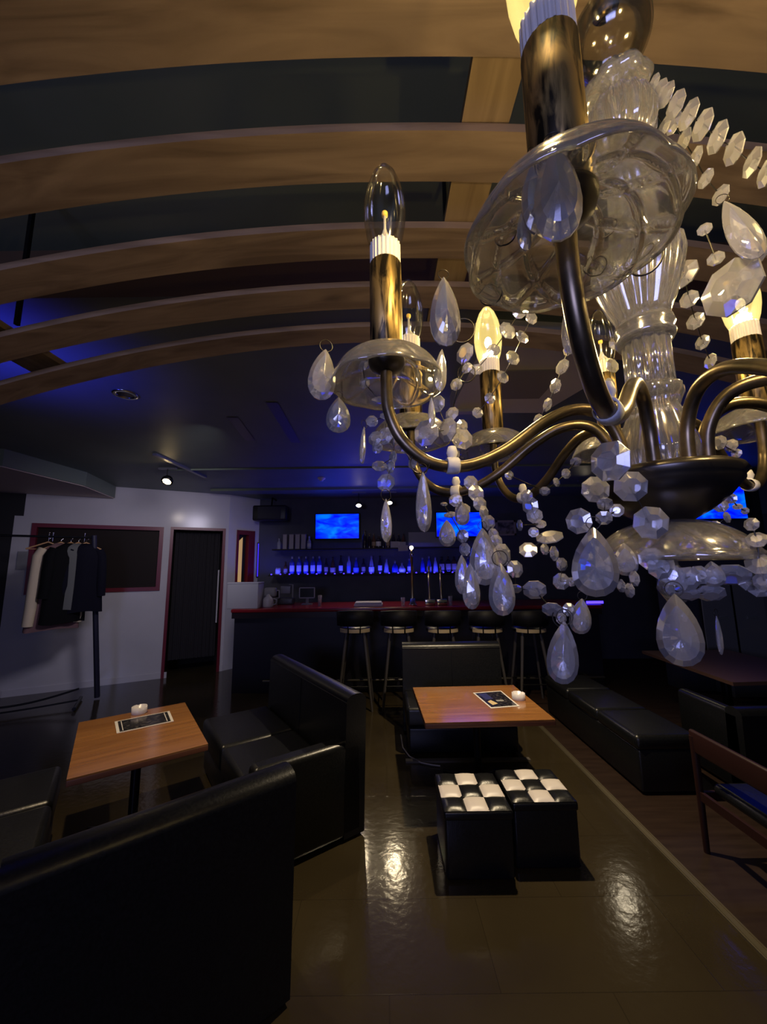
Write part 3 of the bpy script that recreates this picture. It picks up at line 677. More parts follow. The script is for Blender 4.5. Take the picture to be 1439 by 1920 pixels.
def drinkglass(label, x, Y, h=0.12, r=0.03):
    p = standing(x, 1125, Y, CZ)
    t = thing('drinking_glass', label, 'glass', p)
    obj('tumbler', MB().lathe([(0, 0), (r * 0.85, 0), (r, h), (r * 0.92, h), (r * 0.78, 0.012), (0, 0.012)], 20), m_crystal, t)
drinkglass('drinking glass standing on the counter right of the framed tablet', 600, 5.8, 0.16)
drinkglass('drinking glass on the counter just left of the beer tower', 756, 5.7)
drinkglass('drinking glass on the counter right of the two square taps', 845, 5.7, 0.13)
a = aty(665, 1122, 5.75); b = aty(718, 1118, 5.75)
t = thing('white_tray', 'white rounded tray standing on the counter above the first two stools', 'tray', ((a.x + b.x) / 2, 5.75, CZ))
obj('tray_base', MB().rbox((0, 0, 0.022), (b.x - a.x, 0.28, 0.044), 0.02), m_white, t)
obj('tray_lid', MB().rbox((0, 0, 0.052), (b.x - a.x - 0.03, 0.25, 0.02), 0.009), m_white, t)
# beer tower
p = standing(774, 1120, 5.75, CZ); tz = aty(774, 1027, 5.75).z - CZ
t = thing('beer_tower', 'tall slim brass beer tower topped by a shining white ball', 'beer tower', p)
obj('tower_base', MB().lathe([(0, 0), (0.06, 0), (0.06, 0.02), (0.04, 0.04), (0.032, 0.10), (0, 0.10)], 20), m_chrome, t)
obj('tower_column', MB().lathe([(0.021, 0.09), (0.019, 0.15), (0.019, tz - 0.12), (0.03, tz - 0.11), (0.03, tz - 0.09), (0.018, tz - 0.07), (0.018, tz - 0.03), (0, tz - 0.03)], 16), m_brassd, t)
obj('tower_ball', MB().lathe([(0.03 * math.sin(PI * k / 10), tz - 0.03 * math.cos(PI * k / 10)) for k in range(11)], 16), emis('ball_lamp', (1.0, 0.85, 0.6), 7.0), t)
obj('tower_spout', MB().tube([(0, -0.02, tz - 0.10), (0, -0.08, tz - 0.10), (0, -0.10, tz - 0.14)], 0.008, 8), m_chrome, t)
for i, x in enumerate((806, 828)):
    p = standing(x, 1118, 5.75, CZ); hz = aty(x, 1075, 5.75).z - CZ
    t = thing('beer_tap', ('left', 'right')[i] + ' short beer tap with square base right of the beer tower', 'beer tap', p)
    obj('tap_base', MB().rbox((0, 0, 0.045), (0.15, 0.12, 0.09), 0.01), m_chrome, t)
    obj('tap_column', MB().lathe([(0.024, 0.08), (0.016, 0.12), (0.016, hz), (0, hz)], 14), m_brassd, t)
    obj('tap_handle', MB().lathe([(0.010, hz - 0.01), (0.017, hz + 0.03), (0.013, hz + 0.1), (0, hz + 0.11)], 12), m_brassd, t)
# blue lit end box
p = aty(1115, 1122, 5.6)
t = thing('lit_sign_bar', 'small glowing blue bar lamp on the right end of the counter', 'lamp', (p.x, 5.6, CZ))
obj('lamp_housing', MB().rbox((0, 0.03, 0.025), (0.26, 0.06, 0.05), 0.008), m_dark, t)
obj('lamp_lens', MB().box((0, -0.004, 0.027), (0.24, 0.008, 0.036)), m_led, t)

# ------------------------------------------------------------------ bar stools
SY = 5.0
def make_stool(x, label):
    a = aty(x, 1180, SY); zs = a.z
    t = thing('bar_stool', label, 'bar stool', (a.x, SY + 0.05, 0), 0, 'bar stools along the counter')
    r = 0.21
    obj('seat', MB().lathe([(0, zs - 0.03), (0.17, zs - 0.03), (r - 0.01, zs - 0.015), (r - 0.005, zs + 0.012), (r - 0.04, zs + 0.035), (0, zs + 0.045)], 28), m_leather, t)
    w = MB()                           # curved pale plywood band in three lengths
    for a0, a1 in ((212, 248), (252, 286), (290, 326)):
        v = []; n = 8
        for k in range(n + 1):
            an = R_(a0 + (a1 - a0) * k / n)
            for rr, zz in ((r, zs - 0.02), (r + 0.012, zs - 0.02), (r + 0.012, zs + 0.022), (r, zs + 0.022)):
                v.append(Vector((rr * math.cos(an), rr * math.sin(an), zz)))
        f = [(4 * k + j, 4 * k + 4 + j, 4 * k + 4 + (j + 1) % 4, 4 * k + (j + 1) % 4) for k in range(n) for j in range(4)] + [(3, 2, 1, 0), (4 * n, 4 * n + 1, 4 * n + 2, 4 * n + 3)]
        w.add(v, f, 0, False)
    obj('seat_band', w, m_stoolseat, t)
    v = []; n = 20
    for k in range(n + 1):
        an = R_(205 + 130 * k / n); dz = 0.02 * math.cos((k / n - 0.5) * PI)
        for rr, zz in ((r + 0.02, zs + 0.06), (r + 0.04, zs + 0.06), (r + 0.05, zs + 0.23 + dz), (r + 0.03, zs + 0.235 + dz)):
            v.append(Vector((rr * math.cos(an), rr * math.sin(an), zz)))
    f = [(4 * k + j, 4 * k + 4 + j, 4 * k + 4 + (j + 1) % 4, 4 * k + (j + 1) % 4) for k in range(n) for j in range(4)] + [(3, 2, 1, 0), (4 * n, 4 * n + 1, 4 * n + 2, 4 * n + 3)]
    obj('backrest', MB().add(v, f, 0, True), mat('stool_vinyl', (0.008, 0.008, 0.011), 0.55, spec=0.3), t)
    for an in (250, 288):
        w = MB(); c, s = math.cos(R_(an)), math.sin(R_(an))
        w.tube([((r - 0.03) * c, (r - 0.03) * s, zs - 0.035), ((r + 0.018) * c, (r + 0.018) * s, zs - 0.03), ((r + 0.03) * c, (r + 0.03) * s, zs + 0.1)], 0.007, 6)
        obj('back_support', w, m_iron, t)
    for sx, sy in ((-1, -1), (1, -1), (1, 1), (-1, 1)):
        obj('leg', MB().tube([(sx * 0.11, sy * 0.11, zs - 0.03), (sx * 0.21, sy * 0.2, 0.0)], [0.022, 0.013], 10), m_stoolleg, t)
    w = MB()
    q = 0.11 + 0.1 * (1 - 0.28 / zs); 
    for a_, b_ in (((-q, -q), (q, -q)), ((q, -q), (q, q)), ((q, q), (-q, q)), ((-q, q), (-q, -q))):
        w.tube([(a_[0], a_[1], 0.28), (b_[0], b_[1], 0.28)], 0.007, 6)
    obj('foot_ring', w, m_iron, t)
    return t
for x, lb in ((667, 'leftmost bar stool with brightly lit pale seat band'), (748, 'second bar stool from the left, its pale seat band lit'), (830, 'middle bar stool of the five at the counter'), (912, 'fourth bar stool from the left, behind the black sofa corner'), (993, 'rightmost bar stool, half hidden by hanging crystals')):
    make_stool(x, lb)

# ------------------------------------------------------------------ upholstered seating
def sofa(label, corner, ang, L, D, seat_h, back_h, back_t=0.15, arm0=None, arm1=None, base_in=0.02, cushions=2):
    """corner = floor point at the rear end; local x runs along the back, local y towards the sitter's feet"""
    t = thing('sofa', label, 'sofa', (corner[0], corner[1], 0), ang)
    x0 = arm0[0] if arm0 else 0.0; x1 = L - (arm1[0] if arm1 else 0.0)
    obj('base', MB().rbox((L / 2, D / 2, 0.13), (L - 2 * base_in, D - 2 * base_in, 0.22), 0.02), m_leather, t)
    for k in range(cushions):
        a = x0 + (x1 - x0) * k / cushions; b = x0 + (x1 - x0) * (k + 1) / cushions
        obj('seat_cushion', MB().rbox(((a + b) / 2, (D + back_t) / 2, (0.24 + seat_h) / 2), (b - a - 0.004, D - back_t, seat_h - 0.24), 0.035, puff=0.012), m_leather, t)
    # back: a slab with a rounded top leaning slightly
    n = 8; pr = []
    for k in range(n + 1):
        a = PI * k / n; pr.append((back_t / 2 - math.cos(a) * back_t / 2 - 0.02, back_h - back_t * 0.3 + math.sin(a) * back_t * 0.3))
    prof = [(0.0, 0.02)] + pr + [(back_t, 0.24), (back_t, 0.02)]
    v = [Vector((0.0, y, z)) for y, z in prof] + [Vector((L, y, z)) for y, z in prof]; K = len(prof)
    f = [(i, (i + 1) % K, (i + 1) % K + K, i + K) for i in range(K)] + [tuple(reversed(range(K))), tuple(range(K, 2 * K))]
    mb = MB().add(v, f[:-2], 0, False).add(v, f[-2:], 0, False)
    for i_, fc in enumerate(mb.f):
        if 1 <= i_ <= n: mb.sm[i_] = True
    obj('backrest', mb, m_leather, t)
    w = MB().tube([(0.0, back_t - 0.018, back_h - back_t * 0.32), (L, back_t - 0.018, back_h - back_t * 0.32)], 0.004, 6)
    if L > 1.0: w.tube([(L / 2, back_t + 0.0, 0.26), (L / 2, back_t - 0.018, back_h - back_t * 0.3)], 0.003, 6)
    obj('piping', w, m_leather, t)
    for am, xx in ((arm0, 0), (arm1, L)):
        if am:
            obj('armrest', MB().rbox((xx + (am[0] / 2 if xx == 0 else -am[0] / 2), D / 2 + 0.004, am[1] / 2 + 0.01), (am[0], D + 0.004, am[1] - 0.02), 0.035), m_leather, t)
    w = MB()
    for a, b in ((0.06, 0.06), (L - 0.06, 0.06), (0.06, D - 0.06), (L - 0.06, D - 0.06)): w.lathe([(0, 0), (0.02, 0), (0.02, 0.025), (0, 0.025)], 10, (a, b, 0))
    obj('foot', w, m_iron, t)
    return t
A1 = math.atan2(0.818, -0.575)
# sofa right of the square table: outer corner by the aisle, back along the aisle
sofa('black leather sofa with back to the aisle, between the left table and the aisle', (-0.15, 2.74), A1, 1.50, 0.72, 0.42, 0.87, 0.15, arm0=(0.13, 0.58))
# near sofa, back to the viewer: mirror by using a corner at the left end
A2 = math.atan2(0.53, 0.66)
near_r = Vector((-0.392, 1.767)); dv = Vector((0.78, 0.626)); near_l = near_r - dv * 0.90
sofa('black leather sofa nearest the viewer, its plain back turned to the camera', (near_l.x, near_l.y), A2, 0.90, 0.58, 0.42, 0.86, 0.15, cushions=1)
# left sofa opposite
e2 = Vector((-0.818, -0.575)); e1 = Vector((-0.575, 0.818))
far_c = Vector((-2.07, 2.73)) + e2 * 0.74 + e1 * 0.12
sofa('black leather sofa at the left edge of the view, facing the left table', (far_c.x, far_c.y), A1 + PI, 1.05, 0.68, 0.42, 0.62, 0.15)
# sofa facing camera behind the right table
sofa('black leather sofa behind the right table with its back to the bar stools', (1.235, 4.42), PI, 1.05, 0.68, 0.42, 0.89, 0.16, cushions=1)

# long bench on the right
t = thing('long_bench', 'long black leather bench running beside the aisle on the right', 'bench', (1.89, 3.10, 0))
obj('plinth', MB().rbox((0.24, 0.84, 0.17), (0.46, 1.66, 0.30), 0.02), m_leather, t)
for k in range(3):
    y0 = 0.0 + k * 0.56
    if k < 4: obj('seat_pad', MB().rbox((0.24, y0 + 0.28, 0.365), (0.485, 0.555, 0.11), 0.035, puff=0.01), m_leather, t)
w = MB()
for y in (0.08, 1.6): w.box((0.08, y, 0.012), (0.05, 0.05, 0.024)).box((0.4, y, 0.012), (0.05, 0.05, 0.024))
obj('foot', w, m_iron, t)

sofa('black leather sofa with its back to the viewer below the dark right table', (2.62, 3.02), 0.0, 1.3, 0.62, 0.42, 0.63, 0.14, arm0=(0.10, 0.60))

# ------------------------------------------------------------------ tables
TH = 0.63
def table(label, c, ang, wx, wy, h=0.63):
    t = thing('cafe_table', label, 'table', (c[0], c[1], 0), ang)
    w = MB().box((0, 0, h - 0.004), (wx, wy, 0.008)); obj('tabletop', w, m_tabletop, t)
    obj('edge_band', MB().rbox((0, 0, h - 0.024), (wx + 0.002, wy + 0.002, 0.032), 0.004), m_tableedge, t)
    obj('column', MB().tube([(0, 0, 0.03), (0, 0, h - 0.04)], 0.028, 14), m_iron, t)
    for k in range(4):
        a = PI / 4 + k * PI / 2
        obj('foot', MB().tube([(0, 0, 0.05), (0.15 * math.cos(a), 0.15 * math.sin(a), 0.035), (0.33 * math.cos(a), 0.33 * math.sin(a), 0.014)], [0.024, 0.02, 0.013], 8), m_iron, t)
    w = MB().box((0, 0, h - 0.045), (0.36, 0.05, 0.012)).box((0, 0, h - 0.045), (0.05, 0.36, 0.012)); obj('top_bracket', w, m_iron, t)
    return t
lc = sum([atz(x, y, TH) for x, y in ((145, 1355), (345, 1317), (388, 1395), (135, 1460))], Vector()) / 4
table('square wooden café table on the left between the black sofas', (lc.x, lc.y), R_(35.3), 0.683, 0.93)
rt_pts = [atz(x, y, TH) for x, y in ((775, 1290), (962, 1284), (1040, 1347), (798, 1357))]
rc = sum(rt_pts, Vector()) / 4
table('wooden café table in the middle, in front of the black sofa', (rc.x, rc.y), R_(2.0), 0.92, 0.80)
t = thing('side_table', 'dark wooden table at the far right beyond the long bench', 'table', (3.42, 4.05, 0))
obj('tabletop', MB().prism([(-0.46, -0.62), (0.6, -0.56), (0.6, 0.63), (-0.40, 0.63)], 0.67, 0.70), mat('dark_table_wood', (0.10, 0.055, 0.04), 0.4), t)
obj('column', MB().tube([(0, 0, 0.02), (0, 0, 0.67)], 0.04, 12), m_iron, t)
obj('base_plate', MB().lathe([(0, 0), (0.26, 0), (0.25, 0.02), (0.05, 0.04), (0, 0.04)], 24), m_iron, t)

# menus and ashtrays
def menu(label, pts, extra=False, name='menu'):
    P = [atz(x, y, TH + 0.002) for x, y in pts]; c = sum(P, Vector()) / 4
    t = thing('menu_sheet', label, 'menu', (c.x, c.y, TH + 0.0005))
    loc = [Vector((p.x - c.x, p.y - c.y, 0)) for p in P]
    obj('sheet', MB().prism(loc, 0.0, 0.002), m_menu_white, t)
    obj('printed_panel', MB().prism([q * 0.90 for q in loc], 0.002, 0.0026), m_menu_dark, t)
    def pt(u, v): return (loc[0] * (1 - u) * (1 - v) + loc[1] * u * (1 - v) + loc[2] * u * v + loc[3] * (1 - u) * v)
    if extra:
        obj('printed_photo', MB().prism([pt(0.12, 0.12), pt(0.40, 0.10), pt(0.42, 0.48), pt(0.16, 0.5)], 0.0026, 0.003), m_menu_blue, t)
        obj('printed_photo', MB().prism([pt(0.14, 0.62), pt(0.30, 0.55), pt(0.40, 0.78), pt(0.18, 0.84)], 0.0026, 0.003), m_foil, t)
        obj('printed_photo', MB().prism([pt(0.45, 0.58), pt(0.70, 0.58), pt(0.70, 0.66), pt(0.45, 0.66)], 0.0026, 0.003), mat('menu_grey_print', (0.3, 0.3, 0.28), 0.4), t)
    else:
        w = MB()
        for a in (0.10, 0.88): w.prism([pt(a, 0.1), pt(a + 0.015, 0.1), pt(a + 0.015, 0.9), pt(a, 0.9)], 0.0026, 0.003)
        obj('printed_line', w, m_menu_white, t)
    return t
menu('long dark menu with white border on the left table', [(215, 1353), (318, 1333), (326, 1352), (219, 1375)])
menu('dark menu with white border and small photos on the middle table', [(887, 1299), (940, 1295), (975, 1324), (921, 1328)], True)
def ashtray(label, x, y, r, h):
    p = atz(x, y, TH + 0.0005)
    t = thing('ashtray', label, 'ashtray', (p.x, p.y, TH + 0.0005))
    def rib(a, i, rr, z):
        return 1.0
    prof = [(0, 0), (r * 0.97, 0), (r, 0.006), (r, h), (r * 0.84, h), (r * 0.78, h * 0.45), (0, h * 0.4)]
    mb = MB().lathe(prof, 48)
    for k in range(4):
        for j in range(0, 2):
            for i in (3, 4): mb.v[i * 48 + (k * 12 + 5 + j) % 48].z -= h * 0.08
    obj('bowl', mb, m_ceramic, t)
    obj('ash_bed', MB().lathe([(0, h * 0.5), (r * 0.77, h * 0.46), (0, h * 0.42)], 24), m_ceramic_in, t)
    return t
ashtray('round white ashtray on the left table behind its menu', 261, 1337, 0.052, 0.05)
ashtray('round white ashtray on the middle table right of its menu', 973, 1311, 0.052, 0.05)

# ------------------------------------------------------------------ checkered ottomans
def ottoman(label, x0, x1, y0, y1, h=0.37, ang=0.0):
    wx, wy = x1 - x0, y1 - y0
    t = thing('checkered_ottoman', label, 'ottoman', ((x0 + x1) / 2, (y0 + y1) / 2, 0), ang, 'pair of checkered ottomans')
    obj('body', MB().rbox((0, 0, (h - 0.05) / 2 + 0.005), (wx - 0.012, wy - 0.012, h - 0.05), 0.015), m_leather, t)
    obj('lid_rim', MB().rbox((0, 0, h - 0.045), (wx, wy, 0.05), 0.015), m_leather, t)
    for i in range(3):
        for j in range(3):
            n = 8; v = []; f = []; cx0 = -wx / 2 + 0.006 + (wx - 0.012) * i / 3; cy0 = -wy / 2 + 0.006 + (wy - 0.012) * j / 3; sx = (wx - 0.012) / 3; sy = (wy - 0.012) / 3
            for a in range(n + 1):
                for b in range(n + 1):
                    u, q = a / n, b / n
                    # puff, lower at the outer border of the lid
                    z = h - 0.020 + 0.016 * (math.sin(PI * u) ** 0.32 if 0 < u < 1 else 0) * (math.sin(PI * q) ** 0.32 if 0 < q < 1 else 0)
                    v.append(Vector((cx0 + sx * u, cy0 + sy * q, z)))
            for a in range(n):
                for b in range(n): f.append((a * (n + 1) + b, (a + 1) * (n + 1) + b, (a + 1) * (n + 1) + b + 1, a * (n + 1) + b + 1))
            mb = MB().add(v, f, 0, True)
            o = obj('tufted_square', mb, m_leather_w if (i + j) % 2 else m_leather, t)
            if (i + j) % 2: o['label'] = 'white tufted square'
    return t
ottoman('left of the two black and white checkered cube ottomans, set slightly nearer', 0.315, 0.705, 2.345, 2.748)
ottoman('right of the two black and white checkered cube ottomans', 0.722, 1.105, 2.42, 2.785)

# ------------------------------------------------------------------ low wooden chair at the right edge
t = thing('wooden_chair', 'low reddish wooden chair with black seat at the right edge of the view', 'chair', (1.90, 2.0, 0))
obj('seat', MB().rbox((0.30, 0.25, 0.37), (0.50, 0.52, 0.07), 0.03, puff=0.01), m_leather, t)
obj('back_rail', MB().rbox((0.0, 0.25, 0.62), (0.03, 0.62, 0.13), 0.012), m_chairwood, t)
for xx, yy, hh in ((0, 0.54, 0.67), (0, -0.04, 0.67), (0.55, 0.52, 0.36), (0.55, -0.02, 0.36)):
    obj('leg', MB().tube([(xx, yy, 0), (xx, yy, hh - 0.02)], [0.016, 0.022], 10), m_chairwood, t)
w = MB().box((0.27, 0.53, 0.315), (0.54, 0.022, 0.05)).box((0.27, -0.03, 0.315), (0.54, 0.022, 0.05)).box((0.0, 0.25, 0.315), (0.022, 0.56, 0.05)).box((0.55, 0.25, 0.315), (0.022, 0.54, 0.05))
obj('seat_frame', w, m_chairwood, t)

# cabinets on the right wall
a = aty(1345, 1200, 5.35); b = aty(1480, 1085, 5.35)
t = thing('wall_cabinet', 'dark grey two door cabinet below the right side television', 'cabinet', (a.x, 5.2, 0))
cw = 1.5
obj('carcass', MB().box((cw / 2, 0.12, 0.77), (cw, 0.28, 1.54)), mat('cabinet_grey', (0.14, 0.15, 0.17), 0.5), t)
hz = aty(1365, 1160, 5.1).z
for k, (x, lb) in enumerate(((1362, 0), (1419, 1))):
    hx = aty(x, 1160, 5.1).x - a.x
    d = obj('cabinet_door', MB().box((hx - 0.02, -0.03, 0.98), (0.42, 0.02, 1.05)), mat('cabinet_door_grey', (0.2, 0.21, 0.23), 0.45), t)
    obj('door_handle', MB().box((hx, -0.05, hz), (0.13, 0.02, 0.035)), mat('handle_metal', (0.6, 0.65, 0.62), 0.3, 0.8), d)
# dark column edges right of the tv
p = aty(1408, 900, 5.35)
w = MB().box((p.x + 0.04, 5.40, 2.35), (0.10, 0.10, 1.4)); struct('trim_pilaster', w, m_dark)
p = aty(1432, 900, 5.35)
w = MB().box((p.x + 0.1, 5.44, 2.65), (0.28, 0.03, 0.5)); o = obj('wall_panel', w, mat('blue_grey_panel', (0.10, 0.11, 0.16), 0.4)); tag(o, 'pale blue grey panel at the right edge beyond the television', 'panel')

# power cable by the middle sofa
pts = [atz(x, y, 0.012) for x, y in ((752, 1378), (756, 1402), (768, 1418), (790, 1430), (810, 1434), (826, 1436))]
o = obj('power_cable', MB().tube(pts, 0.006, 6), m_cable); tag(o, 'pale power cable curving over the floor beside the middle sofa', 'cable')
w = MB().box((0.72, 3.66, 0.008), (1.1, 0.05, 0.016)); o = obj('floor_cable_cover', w, mat('cable_cover', (0.10, 0.09, 0.08), 0.5)); tag(o, 'low grey cable cover lying in front of the middle sofa', 'cable cover')

# ------------------------------------------------------------------ coat rack
RA = Vector((-4.45, 4.62)); RB = Vector((-3.80, 5.0)); rd = (RB - RA).normalized(); RANG = math.atan2(rd.y, rd.x)
pbt = atz(180, 1312, 0.0); 
rtop = aty(176, 1008, 5.2); RB = Vector((rtop.x, 5.2)); RA = RB - rd * 1.35; zt = rtop.z; rbot = atz(182, 1310, 0.0)
rlean = Matrix.Rotation(-RANG, 3, 'Z') @ Vector((rbot.x - rtop.x, rbot.y - rtop.y, 0))
t = thing('coat_rack', 'black garment rack with curved base in front of the white partition', 'coat rack', (RB.x, RB.y, 0), RANG)
obj('upright', MB().tube([(rlean.x, rlean.y, 0.02), (0, 0, zt + 0.03)], 0.033, 12), mat('navy_post', (0.02, 0.02, 0.04), 0.4), t)
obj('upright', MB().tube([(-1.35, 0, 0.02), (-1.35, 0, zt + 0.03)], 0.028, 10), m_iron, t)
obj('hanging_rail', MB().tube([(-1.40, 0, zt), (0.03, 0, zt)], 0.015, 10), m_iron, t)
obj('base_bar', MB().tube([(0, -0.25, 0.03), (0, 0.25, 0.03)], 0.022, 8).tube([(-1.35, -0.25, 0.03), (-1.35, 0.25, 0.03)], 0.022, 8), m_iron, t)
n = 12
obj('lower_rail', MB().tube([(-1.35 * k / n, 0.02, 0.20 - 0.10 * math.sin(PI * k / n)) for k in range(n + 1)], 0.012, 8), m_iron, t)
obj('lower_rail', MB().tube([(-1.35 * k / n, -0.02, 0.07 - 0.02 * math.sin(PI * k / n)) for k in range(n + 1)], 0.010, 8), m_iron, t)
w = MB()
for x in (-0.10, -0.43, -0.47): w.tube([(x, 0, zt + 0.05), (x, 0, zt - 0.06)], 0.006, 6); w.lathe([(0, -0.01), (0.014, 0), (0, 0.01)], 8, (x, 0, zt + 0.05))
obj('hook', w, m_chrome, t)
def hanger_mesh(ww=0.42):
    v = MB()
    v.tube([(0, -ww / 2, -0.13), (0, 0, -0.035), (0, ww / 2, -0.13)], 0.010, 8); v.tube([(0, -ww / 2, -0.13), (0, ww / 2, -0.13)], 0.006, 6)
    return v
def hook_mesh():
    return MB().tube([(0, 0, -0.035), (0, 0, 0.0)] + [(0, 0.022 * math.sin(a) , 0.022 - 0.022 * math.cos(a)) for a in [PI * 0.25 * k for k in range(1, 6)]], 0.003, 6)
def on_rack(xpx):
    # point of the rail seen at image column xpx
    best = min((abs((719.5 + F * (Vector((RB.x - rd.x * s, RB.y - rd.y * s, zt)) - Vector((0, 0, CAMH))).dot(cx_) / (Vector((RB.x - rd.x * s, RB.y - rd.y * s, zt)) - Vector((0, 0, CAMH))).dot(fwd)) - xpx), s) for s in [k * 0.005 for k in range(0, 280)])
    s = best[1]; return Vector((RB.x - rd.x * s, RB.y - rd.y * s, zt - 0.036))
h1 = thing('wooden_hanger', 'empty wooden hanger at the left of the clothes on the rack', 'hanger', on_rack(92), RANG - R_(72))
obj('shoulder_bar', hanger_mesh(), m_hanger, h1); obj('hook', hook_mesh(), m_chrome, h1)
def garment(label, cat, xpx, rz, width, length, depth, mats, sleeves=True, flare=1.1, seed=0, name='hanging_coat', hem=0.0, sl=0.75):
    p = on_rack(xpx); t = thing(name, label, cat, p, RANG + rz, None)
    rnd = random.Random(seed); n = 44; lev = 16; v = []
    ph = [rnd.uniform(0, 6) for _ in range(4)]
    for i in range(lev + 1):
        u = i / lev; z = -0.05 - length * u
        if u < 0.12: wsc = 0.28 + 0.72 * (u / 0.12) ** 0.7
        else: wsc = 1.0 + (flare - 1) * (u - 0.12) / 0.88
        dsc = 0.55 + 0.45 * min(1, u / 0.2)
        for j in range(n):
            a = 2 * PI * j / n
            fold = 1 + (0.05 + 0.13 * u) * math.sin(5 * a + ph[0] + 1.2 * u) + 0.05 * u * math.sin(9 * a + ph[1])
            x = math.cos(a) * depth / 2 * dsc * fold; y = math.sin(a) * width / 2 * wsc * (1 + 0.05 * u * math.sin(4 * a + ph[2]))
            zz = z + (hem * math.sin(a) if u > 0.8 else 0) + 0.01 * math.sin(3 * a + ph[3]) * u
            v.append(Vector((x, y, zz)))
    f = [(i * n + j, i * n + (j + 1) % n, (i + 1) * n + (j + 1) % n, (i + 1) * n + j) for i in range(lev) for j in range(n)] + [tuple(range(n))]
    mb = MB().add(v, f, 0, True); obj('garment_body', mb, mats[0], t)
    if sleeves:
        for sgn in (-1, 1):
            y0 = sgn * width / 2 * 0.92
            pth = [(0.0, y0 * 0.86, -0.13), (0.0, y0 * 1.06, -0.22), (0.02, y0 * 1.16, -0.56 * sl), (0.03, y0 * 1.20, -0.8 * sl), (0.02, y0 * 1.24, -sl)]
            obj('sleeve', MB().tube(pth, [0.055, 0.062, 0.060, 0.058, 0.055], 12), mats[1], t)
    obj('hanger_bar', hanger_mesh(0.36), m_hanger, t); obj('hook', hook_mesh(), m_chrome, t)
    return t
garment('pale beige coat hanging second from the left on the rack', 'coat', 116, R_(-62), 0.44, 1.10, 0.14, (m_coat_pink, m_coat_pale), True, 1.35, 1, sl=1.08)
garment('bulky black jacket hanging in front of the pale coat', 'jacket', 134, R_(-50), 0.46, 1.02, 0.20, (m_coat_black, m_coat_black), True, 1.15, 2, 'hanging_jacket')
garment('grey coat hanging between the black jacket and the rack post', 'coat', 148, R_(-60), 0.40, 0.86, 0.14, (m_coat_grey, m_coat_grey), False, 1.1, 3)
garment('dark navy coat hanging beside the right post of the rack', 'coat', 163, R_(-78), 0.36, 0.90, 0.15, (m_coat_navy, m_coat_navy), True, 1.3, 4)
# card hung on the far left part of wall
p = aty(15, 1050, 5.3)
o = obj('wall_card', MB().box((0, 0, 0), (0.12, 0.01, 0.26), PANG), mat('card_grey', (0.3, 0.3, 0.3), 0.6), loc=on_p(0.03, p.z, 0.01)); tag(o, 'narrow pale card on the wall at the far left edge', 'card')

# ------------------------------------------------------------------ the chandelier
AX, AY = 0.222, 0.297
ch = thing('chandelier', 'large glass and antique brass chandelier hung with crystals, filling the upper right', 'chandelier', (AX, AY, CAMH))
def L3(p): return Vector(p) - Vector((AX, AY, CAMH))
# column
def flute(k, amp): return lambda a, i, r, z: 1 + amp * math.cos(k * a)
prof = [(0.0, 0.072), (0.026, 0.072), (0.028, 0.090), (0.022, 0.112), (0.017, 0.126), (0.019, 0.132), (0.021, 0.136), (0.021, 0.141), (0.018, 0.144)]
obj('glass_column_foot', MB().lathe(prof + [(0, 0.144)], 48, rib=flute(12, 0.05)), m_dishglass, ch)
prof = [(0, 0.144), (0.0165, 0.144), (0.0165, 0.184), (0, 0.184)]
obj('fluted_column', MB().lathe(prof, 72, rib=flute(14, 0.06)), m_dishglass, ch)
prof = [(0, 0.184), (0.020, 0.184), (0.022, 0.188), (0.020, 0.192), (0.022, 0.196), (0.021, 0.201), (0, 0.201)]
obj('column_ring', MB().lathe(prof, 48), m_dishglass, ch)
prof = [(0, 0.201), (0.018, 0.201), (0.020, 0.210), (0.025, 0.222), (0.031, 0.240), (0.034, 0.256), (0.033, 0.268), (0.027, 0.276), (0.020, 0.284), (0.018, 0.30), (0, 0.30)]
obj('fluted_vase', MB().lathe(prof, 84, rib=flute(16, 0.05)), m_dishglass, ch)
prof = [(0, 0.30), (0.016, 0.30), (0.016, 0.36), (0.020, 0.372), (0, 0.372)]
obj('upper_stem', MB().lathe(prof, 60, rib=flute(12, 0.05)), m_dishglass, ch)
prof = [(0, 0.372), (0.021, 0.374), (0.027, 0.386), (0.029, 0.402), (0.026, 0.414), (0.021, 0.424), (0.014, 0.432), (0.013, 0.462), (0.0, 0.462)]
obj('fluted_urn', MB().lathe(prof, 84, rib=flute(16, 0.05)), m_dishglass, ch)
# scalloped crown from which the bead swags hang
def scal(k, amp): return lambda a, i, r, z: 1 + amp * abs(math.cos(k * a)) * (r > 0.02)
obj('crown_collar', MB().lathe([(0.012, 0.430), (0.023, 0.430), (0.027, 0.436), (0.025, 0.443), (0.012, 0.446)], 60, rib=scal(4, 0.12), close=True), m_dishglass, ch)
obj('glass_ball', MB().lathe([(0.0355 * math.sin(PI * k / 24), 0.499 - 0.0355 * math.cos(PI * k / 24)) for k in range(25)], 48).lathe([(0.0335 * math.sin(PI * k / 24), 0.499 - 0.0335 * math.cos(PI * k / 24)) for k in range(24, -1, -1)], 48), m_bulb_off, ch)
obj('top_rod', MB().tube([(0, 0, 0.534), (0, 0, 0.90)], 0.006, 10).lathe([(0, 0.532), (0.012, 0.536), (0.010, 0.55), (0, 0.555)], 20), m_antique, ch)
obj('ceiling_canopy', MB().lathe([(0, 0.860), (0.02, 0.862), (0.05, 0.885), (0.058, 0.904), (0, 0.904)], 32), m_antique, ch)
# dark bronze bowl the arms spring from
obj('arm_plate', MB().lathe([(0, 0.073), (0.046, 0.073), (0.050, 0.071), (0.052, 0.067), (0.049, 0.064), (0.049, 0.061), (0.040, 0.050), (0.028, 0.040), (0.016, 0.033), (0.0, 0.030)], 64), m_bronze, ch)

